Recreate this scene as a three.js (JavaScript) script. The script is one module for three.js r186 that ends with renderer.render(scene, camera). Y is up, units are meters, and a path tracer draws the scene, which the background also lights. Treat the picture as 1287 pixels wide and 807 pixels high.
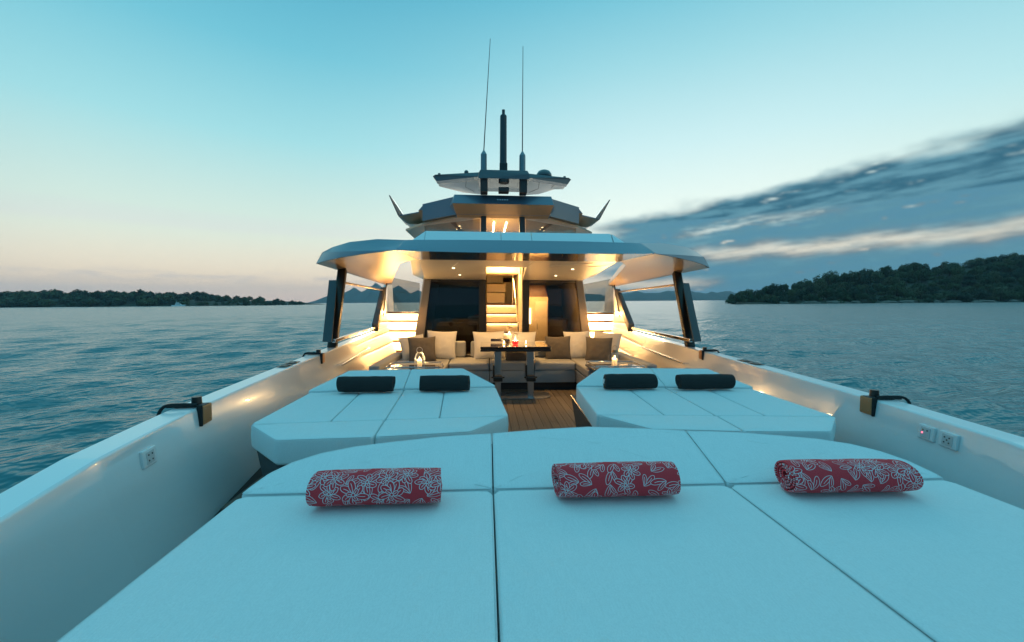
import * as THREE from 'three';
import { mergeGeometries, mergeVertices, toCreasedNormals } from 'three/addons/utils/BufferGeometryUtils.js';
import { RoundedBoxGeometry } from 'three/addons/geometries/RoundedBoxGeometry.js';
import { RectAreaLightUniformsLib } from 'three/addons/lights/RectAreaLightUniformsLib.js';
import { createNoise2D, createNoise3D } from 'simplex-noise';

/* ------------------------------------------------ camera, sky, sun, exposure */
const RAD = Math.PI / 180;
function seeded(s) { return () => { s = (s + 0x6d2b79f5) | 0; let t = Math.imul(s ^ (s >>> 15), 1 | s); t = (t + Math.imul(t ^ (t >>> 7), 61 | t)) ^ t; return ((t ^ (t >>> 14)) >>> 0) / 4294967296; }; }
const rnd = seeded(7), noise2 = createNoise2D(seeded(11)), noise3 = createNoise3D(seeded(12));
const scene = new THREE.Scene();
const camera = new THREE.PerspectiveCamera(2 * Math.atan(403.5 / 520.4) / RAD, 1287 / 807, 0.05, 40000);
camera.position.set(-0.4406, 1.45, 0);            // 1.45 m above the cockpit sole; z = 0, the stern lies towards -z
camera.rotation.order = 'YXZ';
camera.rotation.set(-2.478 * RAD, -3.632 * RAD, 0.277 * RAD);
const renderer = new THREE.WebGLRenderer({ antialias: true });
renderer.setSize(1287, 807);
renderer.toneMapping = THREE.LinearToneMapping;
renderer.toneMappingExposure = 1.45;
renderer.shadowMap.enabled = true;
RectAreaLightUniformsLib.init();

// the yacht heels a little: sea and sky are tilted against the deck
const HEEL = new THREE.Euler(0.0030, 0, 0.0123, 'XYZ');

const clamp = (x, a, b) => Math.min(b, Math.max(a, x)), lerp = (a, b, t) => a + (b - a) * t;
const smooth = (a, b, x) => { const t = clamp((x - a) / (b - a), 0, 1); return t * t * (3 - 2 * t); };
const s2l = (c) => (c <= 0.04045 ? c / 12.92 : Math.pow((c + 0.055) / 1.055, 2.4));
const srgb = (r, g, b) => [s2l(r / 255), s2l(g / 255), s2l(b / 255)];
const mix3 = (a, b, t) => [lerp(a[0], b[0], t), lerp(a[1], b[1], t), lerp(a[2], b[2], t)];
function ramp(stops, x) { for (let i = 1; i < stops.length; i++) if (x <= stops[i][0]) return mix3(stops[i - 1][1], stops[i][1], clamp((x - stops[i - 1][0]) / (stops[i][0] - stops[i - 1][0]), 0, 1)); return stops[stops.length - 1][1]; }
function fbm2(x, y, o) { let a = 0.5, s = 0; for (let i = 0; i < o; i++) { s += a * noise2(x, y); x = x * 2.03 + 5.1; y = y * 2.03 - 3.7; a *= 0.5; } return s; }

// dusk sky: elevation ramps on the afterglow side, off to its side, and behind
const SUN_AZ = 26;                                   // degrees to the right of the stern
const glowSide = [[0, srgb(252, 226, 190)], [4, srgb(246, 232, 206)], [9, srgb(232, 240, 228)], [19, srgb(190, 221, 223)], [28, srgb(146, 199, 209)], [37, srgb(90, 172, 194)], [60, srgb(98, 178, 200)], [90, srgb(102, 182, 203)]];
const offSide = [[0, srgb(240, 208, 186)], [3.5, srgb(240, 222, 194)], [8.5, srgb(208, 222, 208)], [19, srgb(150, 204, 210)], [28, srgb(106, 180, 198)], [37, srgb(74, 156, 182)], [60, srgb(94, 176, 198)], [90, srgb(102, 182, 203)]];
const backSide = [[0, srgb(74, 116, 146)], [8, srgb(74, 128, 160)], [20, srgb(74, 152, 182)], [40, srgb(82, 168, 195)], [60, srgb(94, 176, 199)], [90, srgb(102, 182, 203)]];
function skyColour(az, el) {                         // az in degrees from the stern, to the right
  let d = Math.abs(((az - SUN_AZ + 540) % 360) - 180);
  const near = 1 - smooth(4, 52, d), far = smooth(66, 118, d);
  let c = mix3(mix3(ramp(offSide, el), ramp(glowSide, el), near), ramp(backSide, el), far);
  // long cloud bank on the right, in slanting bands
  const top = 10.6 + 0.115 * (az - 15) + 1.1 * fbm2(az * 0.09, el * 0.25 + 4, 4);
  const inside = smooth(-0.4, 1.3, top - el) * smooth(12.5, 20, az + 2.2 * fbm2(el * 0.4, az * 0.1, 3)) * (1 - smooth(62, 92, az));
  if (inside > 0) {
    const u = az * 0.085, v = (el - 0.09 * (az - 15)) * 0.62;
    const n = fbm2(u, v * 1.25, 5), w = fbm2(u * 1.5 + 9, v * 3.2, 5);
    const body = mix3(srgb(48, 94, 114), srgb(90, 138, 154), smooth(-0.45, 0.6, n + 0.62 * w));
    let cover = smooth(-0.6, -0.02, n + 0.36 * w + 0.42);
    const rel = el - (5.6 + 0.02 * (az - 25) + 0.5 * fbm2(az * 0.12, 7, 3));
    const gap = Math.exp(-rel * rel / 0.55) * smooth(23, 31, az) * clamp(0.85 + 0.6 * w, 0, 1);
    const rel2 = el - (8.4 + 0.075 * (az - 25) + 0.5 * fbm2(az * 0.14, 17, 3));
    const gap2 = Math.exp(-rel2 * rel2 / 0.3) * smooth(24, 29, az) * (1 - smooth(33, 45, az)) * clamp(0.55 + 1.0 * w, 0, 1);
    const rel3 = el - (2.1 + 0.4 * fbm2(az * 0.15, 27, 3));
    const gap3 = Math.exp(-rel3 * rel3 / 0.4) * (1 - smooth(24, 32, az));
    cover *= 1 - Math.max(gap * 0.72, gap2 * 0.6, gap3 * 0.8);
    const lit = mix3(c, srgb(246, 226, 196), 0.7 * (1 - smooth(4, 9, el)));
    c = mix3(c, mix3(lit, body, cover), inside);
  }
  // thin mauve streaks low on the left
  const st = Math.exp(-Math.pow((el - 3.0 - 0.3 * fbm2(az * 0.11, 40, 3)) / 0.55, 2)) * smooth(0.0, 0.45, fbm2(az * 0.12 + 3, el * 1.4, 4) + 0.1) * smooth(75, 55, Math.abs(az + 28)) ;
  if (az < 0 && az > -100) c = mix3(c, srgb(196, 190, 186), 0.55 * clamp(st, 0, 1));
  const k = lerp(0.89, 1, smooth(34, 62, el)); return [c[0] * k, c[1] * k, c[2] * k];
}
const SKY_W = 2048, SKY_H = 1024, skyData = new Float32Array(SKY_W * SKY_H * 4);
for (let j = 0; j < SKY_H; j++) for (let i = 0; i < SKY_W; i++) {
  const el = ((j + 0.5) / SKY_H - 0.5) * 180, phi = ((i + 0.5) / SKY_W - 0.5) * 2 * Math.PI;   // direction (cos phi, ., sin phi)
  const x = Math.cos(phi), z = Math.sin(phi), az = Math.atan2(x, -z) / RAD;
  const c = skyColour(az, Math.max(el, 0)), o = (j * SKY_W + i) * 4;
  skyData[o] = c[0]; skyData[o + 1] = c[1]; skyData[o + 2] = c[2]; skyData[o + 3] = 1;
}
const skyTex = new THREE.DataTexture(skyData, SKY_W, SKY_H, THREE.RGBAFormat, THREE.FloatType);
skyTex.mapping = THREE.EquirectangularReflectionMapping; skyTex.magFilter = THREE.LinearFilter; skyTex.minFilter = THREE.LinearFilter; skyTex.wrapS = THREE.RepeatWrapping; skyTex.needsUpdate = true;
scene.background = skyTex; scene.environment = skyTex;
scene.backgroundRotation.copy(HEEL); scene.environmentRotation.copy(HEEL);

// the afterglow: a very soft, weak, low sun
const sun = new THREE.DirectionalLight(new THREE.Color().setRGB(1, 0.86, 0.68), 0.22);
sun.position.set(60 * Math.sin(10 * RAD), 10, -60 * Math.cos(10 * RAD)); sun.target.position.set(0, 0, -4);
sun.castShadow = true; sun.shadow.radius = 70; sun.shadow.mapSize.set(2048, 2048);
Object.assign(sun.shadow.camera, { left: -14, right: 14, top: 14, bottom: -14, near: 1, far: 120 });
scene.add(sun, sun.target);

/* ------------------------------------------------ helpers */
const V = (x, y, d) => new THREE.Vector3(x, y, -d);          // d: metres aft of the camera
function prep(g) { if (g.index) g = g.toNonIndexed(); for (const k of Object.keys(g.attributes)) if (!['position', 'normal', 'uv'].includes(k)) g.deleteAttribute(k); if (!g.attributes.normal) g.computeVertexNormals(); if (!g.attributes.uv) boxUV(g); return g; }
function boxUV(g) {
  const p = g.attributes.position, uv = new Float32Array(p.count * 2), a = new THREE.Vector3(), b = new THREE.Vector3(), c = new THREE.Vector3();
  for (let i = 0; i < p.count; i += 3) {
    a.fromBufferAttribute(p, i); b.fromBufferAttribute(p, i + 1).sub(a); c.fromBufferAttribute(p, i + 2).sub(a); b.cross(c);
    const ax = Math.abs(b.x), ay = Math.abs(b.y), az = Math.abs(b.z);
    for (let k = 0; k < 3; k++) {
      const x = p.getX(i + k), y = p.getY(i + k), z = p.getZ(i + k);
      if (ay >= ax && ay >= az) { uv[(i + k) * 2] = x; uv[(i + k) * 2 + 1] = z; } else if (ax >= az) { uv[(i + k) * 2] = z; uv[(i + k) * 2 + 1] = y; } else { uv[(i + k) * 2] = x; uv[(i + k) * 2 + 1] = y; }
    }
  }
  g.setAttribute('uv', new THREE.BufferAttribute(uv, 2)); return g;
}
function tris(verts) { const g = new THREE.BufferGeometry(); g.setAttribute('position', new THREE.Float32BufferAttribute(verts.flatMap((v) => [v.x, v.y, v.z]), 3)); g.computeVertexNormals(); return boxUV(g); }
const merged = (list) => (Array.isArray(list) ? (list.length === 1 ? prep(list[0]) : mergeGeometries(list.map(prep))) : list);
const used = {};
function numbered(n) { const k = used[n] = (used[n] ?? -1) + 1; return k ? n + '_' + String(k).padStart(3, '0') : n; }
function mesh(name, g, mat, parent) { const m = new THREE.Mesh(merged(g), mat); m.name = parent ? name : numbered(name); m.castShadow = m.receiveShadow = true; (parent ?? scene).add(m); return m; }
function tag(o, label, category, group) { o.userData = { label, category }; if (group) o.userData.group = group; return o; }
function thing(name, label, category, pos = new THREE.Vector3(), turn = 0, group) { const o = new THREE.Group(); o.name = numbered(name); o.position.copy(pos); o.rotation.y = turn; tag(o, label, category, group); scene.add(o); return o; }
const structure = (o) => { o.userData = { kind: 'structure' }; return o; };
// planar polygon pushed along a vector
function slab(pts, vec) {
  const n = new THREE.Vector3(), a = new THREE.Vector3();
  for (let i = 0; i < pts.length; i++) { const p = pts[i], q = pts[(i + 1) % pts.length]; n.add(a.crossVectors(p, q)); }
  n.normalize();
  const u = new THREE.Vector3().subVectors(pts[1], pts[0]).normalize(), v = new THREE.Vector3().crossVectors(n, u);
  const flat = pts.map((p) => new THREE.Vector2(p.dot(u), p.dot(v)));
  const f = THREE.ShapeUtils.triangulateShape(flat, []), out = [], far = pts.map((p) => p.clone().add(vec)), same = n.dot(vec) > 0;
  for (const [i, j, k] of f) { if (same) out.push(pts[i], pts[k], pts[j], far[i], far[j], far[k]); else out.push(pts[i], pts[j], pts[k], far[i], far[k], far[j]); }
  for (let i = 0; i < pts.length; i++) { const j = (i + 1) % pts.length; if (same) out.push(pts[i], pts[j], far[j], pts[i], far[j], far[i]); else out.push(pts[i], far[j], pts[j], pts[i], far[i], far[j]); }
  return tris(out);
}
const plan = (pts, y0, y1) => slab(pts.map(([x, d]) => V(x, y0, d)), new THREE.Vector3(0, y1 - y0, 0));
function box(x0, x1, y0, y1, d0, d1, r = 0) { const w = Math.abs(x1 - x0), h = y1 - y0, l = Math.abs(d1 - d0), g = r ? new RoundedBoxGeometry(w, h, l, 3, r) : new THREE.BoxGeometry(w, h, l); g.translate((x0 + x1) / 2, (y0 + y1) / 2, -(d0 + d1) / 2); const q = g.index ? g.toNonIndexed() : g; q.deleteAttribute('uv'); return boxUV(q); }
function bar(a, b, r, seg = 10, r2 = r) { const l = a.distanceTo(b), g = new THREE.CylinderGeometry(r2, r, l, seg); g.applyQuaternion(new THREE.Quaternion().setFromUnitVectors(new THREE.Vector3(0, 1, 0), b.clone().sub(a).normalize())); g.translate((a.x + b.x) / 2, (a.y + b.y) / 2, (a.z + b.z) / 2); return g; }
function beam(a, b, w, h, r = 0.004) {                 // w across (horizontal), h the other way
  const dir = b.clone().sub(a), l = dir.length(), g = new RoundedBoxGeometry(w, h, l, 2, Math.min(r, w / 3, h / 3)), m = new THREE.Matrix4(), z = dir.normalize(), x = new THREE.Vector3(0, 1, 0).cross(z);
  if (x.length() < 0.1) x.set(1, 0, 0); x.normalize(); const y = z.clone().cross(x);
  m.makeBasis(x, y, z); g.applyMatrix4(m); g.translate((a.x + b.x) / 2, (a.y + b.y) / 2, (a.z + b.z) / 2); return g;
}
const tube = (pts, r, n = 24, seg = 8) => new THREE.TubeGeometry(new THREE.CatmullRomCurve3(pts, false, 'centripetal'), n, r, seg);
// surface through a grid of points rows[i][j]
function sheet(rows, crease = 0.6) {
  const out = [];
  for (let i = 0; i + 1 < rows.length; i++) for (let j = 0; j + 1 < rows[i].length; j++) { const a = rows[i][j], b = rows[i][j + 1], c = rows[i + 1][j + 1], d = rows[i + 1][j]; out.push(a, b, c, a, c, d); }
  return toCreasedNormals(tris(out), crease);
}
const table = (t, x) => { if (x <= t[0][0]) return t[0][1]; for (let i = 1; i < t.length; i++) if (x <= t[i][0]) return lerp(t[i - 1][1], t[i][1], (x - t[i - 1][0]) / (t[i][0] - t[i - 1][0])); return t[t.length - 1][1]; };
function curveTable(t) { const c = new THREE.CatmullRomCurve3(t.map(([a, b]) => new THREE.Vector3(a, b, 0)), false, 'centripetal').getPoints(t.length * 12).map((p) => [p.x, p.y]); return (x) => table(c, x); }

/* ------------------------------------------------ materials */
function dataTex(w, h, f, colour = false) {
  const d = new Uint8Array(w * h * 4);
  for (let j = 0; j < h; j++) for (let i = 0; i < w; i++) { const v = f(i / w, j / h, i, j), o = (j * w + i) * 4; if (Array.isArray(v)) { d[o] = v[0]; d[o + 1] = v[1]; d[o + 2] = v[2]; } else d[o] = d[o + 1] = d[o + 2] = clamp(v, 0, 1) * 255; d[o + 3] = 255; }
  const t = new THREE.DataTexture(d, w, h); t.wrapS = t.wrapT = THREE.RepeatWrapping; t.magFilter = THREE.LinearFilter; t.minFilter = THREE.LinearFilter; if (colour) t.colorSpace = THREE.SRGBColorSpace; t.needsUpdate = true; return t;
}
const TAU = Math.PI * 2;
const tnoise = (u, v, f, s = 0) => { const a = u * TAU, b = v * TAU, r = f / TAU; return 0.5 * noise3(Math.cos(a) * r + s, Math.sin(a) * r, Math.cos(b) * r) + 0.5 * noise3(Math.sin(b) * r + s, Math.cos(a) * r - 7, Math.sin(a) * r); };
const rep = (t, x, y = x) => { const c = t.clone(); c.repeat.set(x, y); c.needsUpdate = true; return c; };
const weave = dataTex(512, 512, (u, v, i, j) => { const a = (Math.sin(u * TAU * 64) * 0.5 + 0.5), b = (Math.sin(v * TAU * 64) * 0.5 + 0.5); return 0.25 + 0.5 * ((Math.floor(u * 64) + Math.floor(v * 64)) % 2 ? a : b) + 0.25 * tnoise(u, v, 60); });
const heather = dataTex(512, 512, (u, v) => { const n = 0.5 + 0.5 * tnoise(u, v, 90, 3) + 0.08 * tnoise(u, v, 9, 5), k = clamp(244 + 14 * (n - 0.5), 0, 255); return [k, k, k * 0.995]; }, true);
const terry = dataTex(256, 256, (u, v) => 0.5 + 0.4 * tnoise(u, v, 70) + 0.3 * tnoise(u, v, 33, 4));
const M = {};
const std = (o) => new THREE.MeshStandardMaterial(o), phy = (o) => new THREE.MeshPhysicalMaterial(o);
const rgb = (r, g = r, b = r) => new THREE.Color().setRGB(r, g, b);
const orange = dataTex(512, 512, (u, v) => 0.5 + 0.3 * tnoise(u, v, 5) + 0.12 * tnoise(u, v, 22, 8));   // slow unevenness of lacquer
M.gelcoat = phy({ color: rgb(0.78, 0.79, 0.79), roughness: 0.22, ior: 1.6, clearcoat: 1, clearcoatRoughness: 0.03, bumpMap: rep(orange, 0.6), bumpScale: 0.0007 });
M.cap = phy({ color: rgb(0.84), roughness: 0.35, clearcoat: 0.6, clearcoatRoughness: 0.15 });
M.hull = phy({ color: rgb(0.3, 0.32, 0.34), roughness: 0.25, metalness: 0.2, clearcoat: 1, clearcoatRoughness: 0.05 });
M.silver = phy({ color: rgb(0.10, 0.155, 0.21), roughness: 0.36, metalness: 0.25, clearcoat: 0.5, clearcoatRoughness: 0.12, bumpMap: rep(orange, 0.6), bumpScale: 0.001 });
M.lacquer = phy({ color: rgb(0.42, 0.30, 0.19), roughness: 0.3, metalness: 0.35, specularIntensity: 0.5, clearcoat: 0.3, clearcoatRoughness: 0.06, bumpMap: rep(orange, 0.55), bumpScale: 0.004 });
M.soffit = phy({ color: rgb(0.62, 0.60, 0.57), roughness: 0.45, clearcoat: 0.4, clearcoatRoughness: 0.2 });
M.darkLip = phy({ color: rgb(0.03, 0.026, 0.024), roughness: 0.2, clearcoat: 1, clearcoatRoughness: 0.05 });
M.dark = std({ color: rgb(0.022, 0.023, 0.025), roughness: 0.5 });
M.darkMetal = std({ color: rgb(0.06, 0.055, 0.05), roughness: 0.35, metalness: 0.8 });
M.navy = phy({ color: rgb(0.05, 0.065, 0.08), roughness: 0.25, clearcoat: 1, clearcoatRoughness: 0.08 });
M.charcoal = std({ color: rgb(0.05, 0.06, 0.068), roughness: 0.55 });
M.steelBlue = std({ color: rgb(0.2, 0.24, 0.27), roughness: 0.35, metalness: 0.5 });
M.mast = std({ color: rgb(0.05, 0.06, 0.07), roughness: 0.4, metalness: 0.4 });
M.bronze = std({ color: rgb(0.42, 0.31, 0.2), roughness: 0.3, metalness: 0.85 });
M.chrome = std({ color: rgb(0.75), roughness: 0.12, metalness: 1 });
M.steel = std({ color: rgb(0.5, 0.52, 0.54), roughness: 0.3, metalness: 0.9 });
M.base = std({ color: rgb(0.06, 0.062, 0.065), roughness: 0.55 });
M.cushion = phy({ color: rgb(0.89, 0.90, 0.90), map: rep(heather, 2.2), roughness: 0.92, sheen: 0.25, sheenRoughness: 0.6, sheenColor: rgb(0.8), bumpMap: rep(weave, 9), bumpScale: 0.0006 });
M.sofa = phy({ color: rgb(0.36, 0.38, 0.40), map: rep(heather, 2.2), roughness: 0.95, bumpMap: rep(weave, 7), bumpScale: 0.0008 });
M.pillowLight = phy({ color: rgb(0.66, 0.64, 0.60), map: rep(heather, 3), roughness: 0.95, bumpMap: rep(weave, 6), bumpScale: 0.001 });
M.pillowDark = phy({ color: rgb(0.12, 0.105, 0.09), map: rep(heather, 3), roughness: 0.95, bumpMap: rep(weave, 6), bumpScale: 0.0012 });
M.towelDark = phy({ color: rgb(0.026, 0.025, 0.025), roughness: 1, sheen: 0.2, sheenRoughness: 0.6, sheenColor: rgb(0.12, 0.13, 0.14), bumpMap: rep(terry, 9), bumpScale: 0.004 });
M.towelTag = std({ color: rgb(0.75), roughness: 0.8 });
const grain = dataTex(512, 512, (u, v) => { const n = 0.5 + 0.5 * tnoise(u, v * 0.12, 40) * 0.8 + 0.25 * tnoise(u, v, 6, 4), s = 0.72 + 0.4 * n; return [clamp(150 * s, 0, 255), clamp(130 * s, 0, 255), clamp(110 * s, 0, 255)]; }, true);
M.teak = [1, 0.86, 0.94, 1.1].map((k, i) => { const m = std({ color: rgb(0.58 * k, 0.65 * k, 0.72 * k), roughness: 0.75, bumpMap: null }); const t = rep(grain, 1.7, 0.55); t.offset.set(i * 0.31, i * 0.17); m.map = t; return m; });
M.caulk = std({ color: rgb(0.02), roughness: 0.9 });
M.walnut = std({ color: rgb(0.42, 0.26, 0.16), map: rep(grain, 1.2, 0.4), roughness: 0.4 });
M.tableTop = phy({ color: rgb(0.03, 0.022, 0.018), roughness: 0.15, clearcoat: 1, clearcoatRoughness: 0.03 });
M.cream = std({ color: rgb(0.70, 0.64, 0.52), roughness: 0.6 });
M.panelWhite = std({ color: rgb(0.8, 0.78, 0.72), roughness: 0.55 });
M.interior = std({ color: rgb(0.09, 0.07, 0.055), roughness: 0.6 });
M.smoke = phy({ color: rgb(0.60, 0.56, 0.50), roughness: 0.02, transmission: 1, thickness: 0, ior: 1.5 });
M.tint = phy({ color: rgb(0.74, 0.73, 0.7), roughness: 0.01, transmission: 1, thickness: 0, ior: 1.5 });
M.clear = phy({ color: rgb(0.97), roughness: 0.01, transmission: 1, thickness: 0, ior: 1.5 });
M.redGlass = phy({ color: rgb(0.95, 0.35, 0.38), roughness: 0.05, transmission: 1, thickness: 0, ior: 1.5 });
M.wax = phy({ color: rgb(0.88, 0.82, 0.70), roughness: 0.9, transmission: 0.45, thickness: 0 });
M.redWax = phy({ color: rgb(0.85, 0.10, 0.13), roughness: 0.9, transmission: 0.5, thickness: 0 });
M.flame = std({ color: rgb(0), emissive: rgb(1, 0.66, 0.26), emissiveIntensity: 14 });
M.led = std({ color: rgb(0), emissive: rgb(1, 0.72, 0.36), emissiveIntensity: 12 });
M.ledSoft = std({ color: rgb(0), emissive: rgb(1, 0.74, 0.4), emissiveIntensity: 3.5 });
M.ledRed = std({ color: rgb(0), emissive: rgb(1, 0.12, 0.2), emissiveIntensity: 2.5 });
M.socket = std({ color: rgb(0.82), roughness: 0.35 });
M.socketFace = std({ color: rgb(0.6), roughness: 0.5 });
M.leather = std({ color: rgb(0.42, 0.18, 0.07), roughness: 0.38 });
M.rope = std({ color: rgb(0.02), roughness: 0.9 });
M.dome = phy({ color: rgb(0.07, 0.08, 0.09), roughness: 0.3, clearcoat: 0.6 });
M.underGrey = phy({ color: rgb(0.62, 0.66, 0.66), roughness: 0.3, clearcoat: 0.8, clearcoatRoughness: 0.1 });
const WARM = rgb(1, 0.53, 0.165);
function area(pos, target, w, h, i, c = WARM) { const l = new THREE.RectAreaLight(c, i, w, h); l.position.copy(pos); scene.add(l); l.lookAt(target); return l; }
function point(pos, i, r = 1, c = rgb(1, 0.62, 0.25)) { const l = new THREE.PointLight(c, i, 0, 2); l.position.copy(pos); l.castShadow = true; l.shadow.radius = r; scene.add(l); return l; }

/* ------------------------------------------------ sea and shores */
const SEA_Y = -1.9;
const tilt = new THREE.Matrix4().makeRotationFromEuler(HEEL).setPosition(0, SEA_Y, 0);
const seaPoint = (x, y, d) => new THREE.Vector3(x, y, -d).applyMatrix4(tilt);
{
  const waves = [];
  const wr = seeded(31);
  for (let i = 0; i < 26; i++) { const l = 0.9 * Math.pow(1.075, i) * (0.85 + 0.3 * wr()), a = (-0.55 + (wr() - 0.5) * 1.5), k = TAU / l; waves.push([Math.sin(a) * k, Math.cos(a) * k, wr() * TAU, 0.0085 * Math.pow(l, 0.9), l]); }
  const R = [0]; for (let r = 2.5, i = 0; i < 470; i++) { R.push(r); r *= r < 400 ? 1.0125 : 1.06; if (r > 7600) break; }
  R.push(8000);
  const S = 560, pos = [], idx = [], uv = [];
  for (let i = 0; i < R.length; i++) for (let j = 0; j < S; j++) {
    // finer in front (towards the stern), coarse behind
    const t = j / S * 2 - 1, a = Math.PI * (0.55 * t + 0.45 * t * t * t), r = R[i], x = Math.sin(a) * r, d = Math.cos(a) * r, gap = r * 0.013;
    let y = 0; for (const [kx, kd, ph, am, l] of waves) { const f = smooth(0.45, 0.22, gap / l) * smooth(900, 200, r); if (f > 0) y += am * f * Math.sin(kx * x + kd * d + ph + 0.6 * Math.sin(0.31 * kx * d - 0.27 * kd * x + ph)); }
    pos.push(x, y, -d); uv.push(x, d);
  }
  for (let i = 0; i + 1 < R.length; i++) for (let j = 0; j < S; j++) { const k = (j + 1) % S, a = i * S + j, b = i * S + k, c = a + S, e = b + S; if (i) idx.push(a, b, e); idx.push(a, e, c); }
  const g = new THREE.BufferGeometry(); g.setAttribute('position', new THREE.Float32BufferAttribute(pos, 3)); g.setAttribute('uv', new THREE.Float32BufferAttribute(uv, 2)); g.setIndex(idx); g.computeVertexNormals();
  const ws = []; const w2 = seeded(37);
  for (let i = 0; i < 60; i++) { const m = 3 + Math.floor(w2() * 46), a = -0.5 + (w2() - 0.5) * 2.0, p = Math.round(Math.sin(a) * m), q = Math.round(Math.cos(a) * m), l = Math.hypot(p, q) || 1; ws.push([p, q, w2() * TAU, 1 / Math.pow(l, 1.15)]); }
  const ripple = dataTex(1024, 1024, (u, v) => { let h = 0; for (const [p, q, ph, am] of ws) { h += am * Math.sin(TAU * (p * u + q * v) + ph); } return 0.5 + h * 0.55; });
  const water = phy({ color: rgb(0.032, 0.17, 0.19), roughness: 0.22, ior: 1.33, bumpMap: rep(ripple, 1 / 7.3), bumpScale: 0.12 });
  const sea = mesh('sea', g, water); sea.matrixAutoUpdate = true; sea.position.set(0, SEA_Y, 0); sea.rotation.copy(HEEL); structure(sea);
}
function mound(name, f, x0, x1, d0, d1, nx, nd, mat) {
  const rows = []; for (let i = 0; i <= nd; i++) { const row = []; for (let j = 0; j <= nx; j++) { const x = lerp(x0, x1, j / nx), d = lerp(d0, d1, i / nd); row.push(seaPoint(x, f(x, d), d)); } rows.push(row); }
  return structure(mesh(name, sheet(rows, 3), mat));
}
const earth = std({ color: rgb(0.035, 0.042, 0.026), roughness: 1 }), shoreRock = std({ color: rgb(0.2, 0.17, 0.14), roughness: 1 });
// left island, right headland, far mountains
const leftH = (x, d) => { const edge = Math.min(smooth(652, 700, d), smooth(980, 930, d)) * smooth(-300, -420, x) ; return -2 + edge * (6 + 9 * smooth(-330, -640, x) + 2.2 * noise2(x * 0.012, d * 0.02)); };
mound('island', leftH, -1250, -285, 630, 990, 90, 16, earth);
const crest = [[0.585, 0], [0.63, 2], [0.70, 5], [0.80, 12], [0.91, 19], [1.15, 30], [1.41, 41], [1.7, 48]];
const rightH = (x, d) => { const u = x / d; return -2 + (3 * smooth(300, 312, d) * smooth(0.585, 0.63, u) + smooth(304, 410, d) * (table(crest, u) + 1.5 * noise2(x * 0.02, d * 0.02) * smooth(0.62, 0.8, u))) * smooth(520, 470, d); };
mound('headland', rightH, 180, 760, 298, 525, 110, 36, earth);
const peaks = (list, base) => (x) => { let h = 0; for (const [c, w, a] of list) h = Math.max(h, a * Math.max(0, 1 - Math.abs(x - c) / w)); return h > 0 ? h + base * (noise2(x * 0.006, 3) * 0.5 + noise2(x * 0.02, 9) * 0.25) * Math.min(1, h / 60) : -5; };
function range(name, list, x0, x1, d, dep, n, label) {
  const f = peaks(list, 26), rows = [[], [], []];
  for (let j = 0; j <= n; j++) { const x = lerp(x0, x1, j / n), h = f(x); rows[0].push(seaPoint(x, -6, d)); rows[1].push(seaPoint(x, h, d + dep)); rows[2].push(seaPoint(x, -6, d + 2 * dep)); }
  return structure(mesh(name, sheet(rows, 1), earth));
}
range('mountain', [[-1640, 420, 300], [-1960, 420, 235], [-2230, 330, 150], [-1300, 380, 265], [-1020, 420, 190], [-700, 400, 150]], -2700, -300, 5800, 500, 120);
range('hills', [[1500, 900, 105], [2100, 900, 135], [2700, 1200, 150], [3400, 1300, 130]], 500, 4600, 5200, 500, 120);

// leaves and crowns
function crown(seed, rx, ry, n, size) {
  const r = seeded(seed), out = [], lobes = [];
  for (let i = 0; i < 9; i++) { const a = r() * TAU, e = r() * 1.3 - 0.35; lobes.push([Math.cos(a) * Math.cos(e) * rx * 0.52, Math.sin(e) * ry * 0.55, Math.sin(a) * Math.cos(e) * rx * 0.52, 0.42 + 0.22 * r()]); }
  const a = new THREE.Vector3(), t = new THREE.Vector3(), b = new THREE.Vector3(), nrm = new THREE.Vector3();
  for (let i = 0; i < n; i++) {
    const l = lobes[i % 9], th = r() * TAU, cz = r() * 2 - 1, sr = Math.sqrt(1 - cz * cz), q = 0.72 + 0.3 * r();
    nrm.set(Math.cos(th) * sr, cz, Math.sin(th) * sr);
    const p = new THREE.Vector3(l[0] + nrm.x * l[3] * rx * q, l[1] + nrm.y * l[3] * ry * q, l[2] + nrm.z * l[3] * rx * q);
    nrm.add(a.set(r() - 0.5, r() - 0.5, r() - 0.5).multiplyScalar(1.3)).normalize();
    t.set(r() - 0.5, r() - 0.5, r() - 0.5).cross(nrm).normalize().multiplyScalar(size * (0.6 + 0.7 * r())); b.crossVectors(nrm, t).multiplyScalar(0.6 + 0.3 * r());
    out.push(p.clone().add(t), p.clone().add(b), p.clone().sub(t), p.clone().add(t), p.clone().sub(t), p.clone().sub(b));
  }
  return tris(out);
}
const leafMats = [[0.04, 0.066, 0.03], [0.064, 0.088, 0.036], [0.03, 0.054, 0.032], [0.085, 0.095, 0.045]].map((c) => std({ color: rgb(...c), roughness: 0.9 }));
const bark = std({ color: rgb(0.05, 0.035, 0.025), roughness: 1 });
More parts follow.
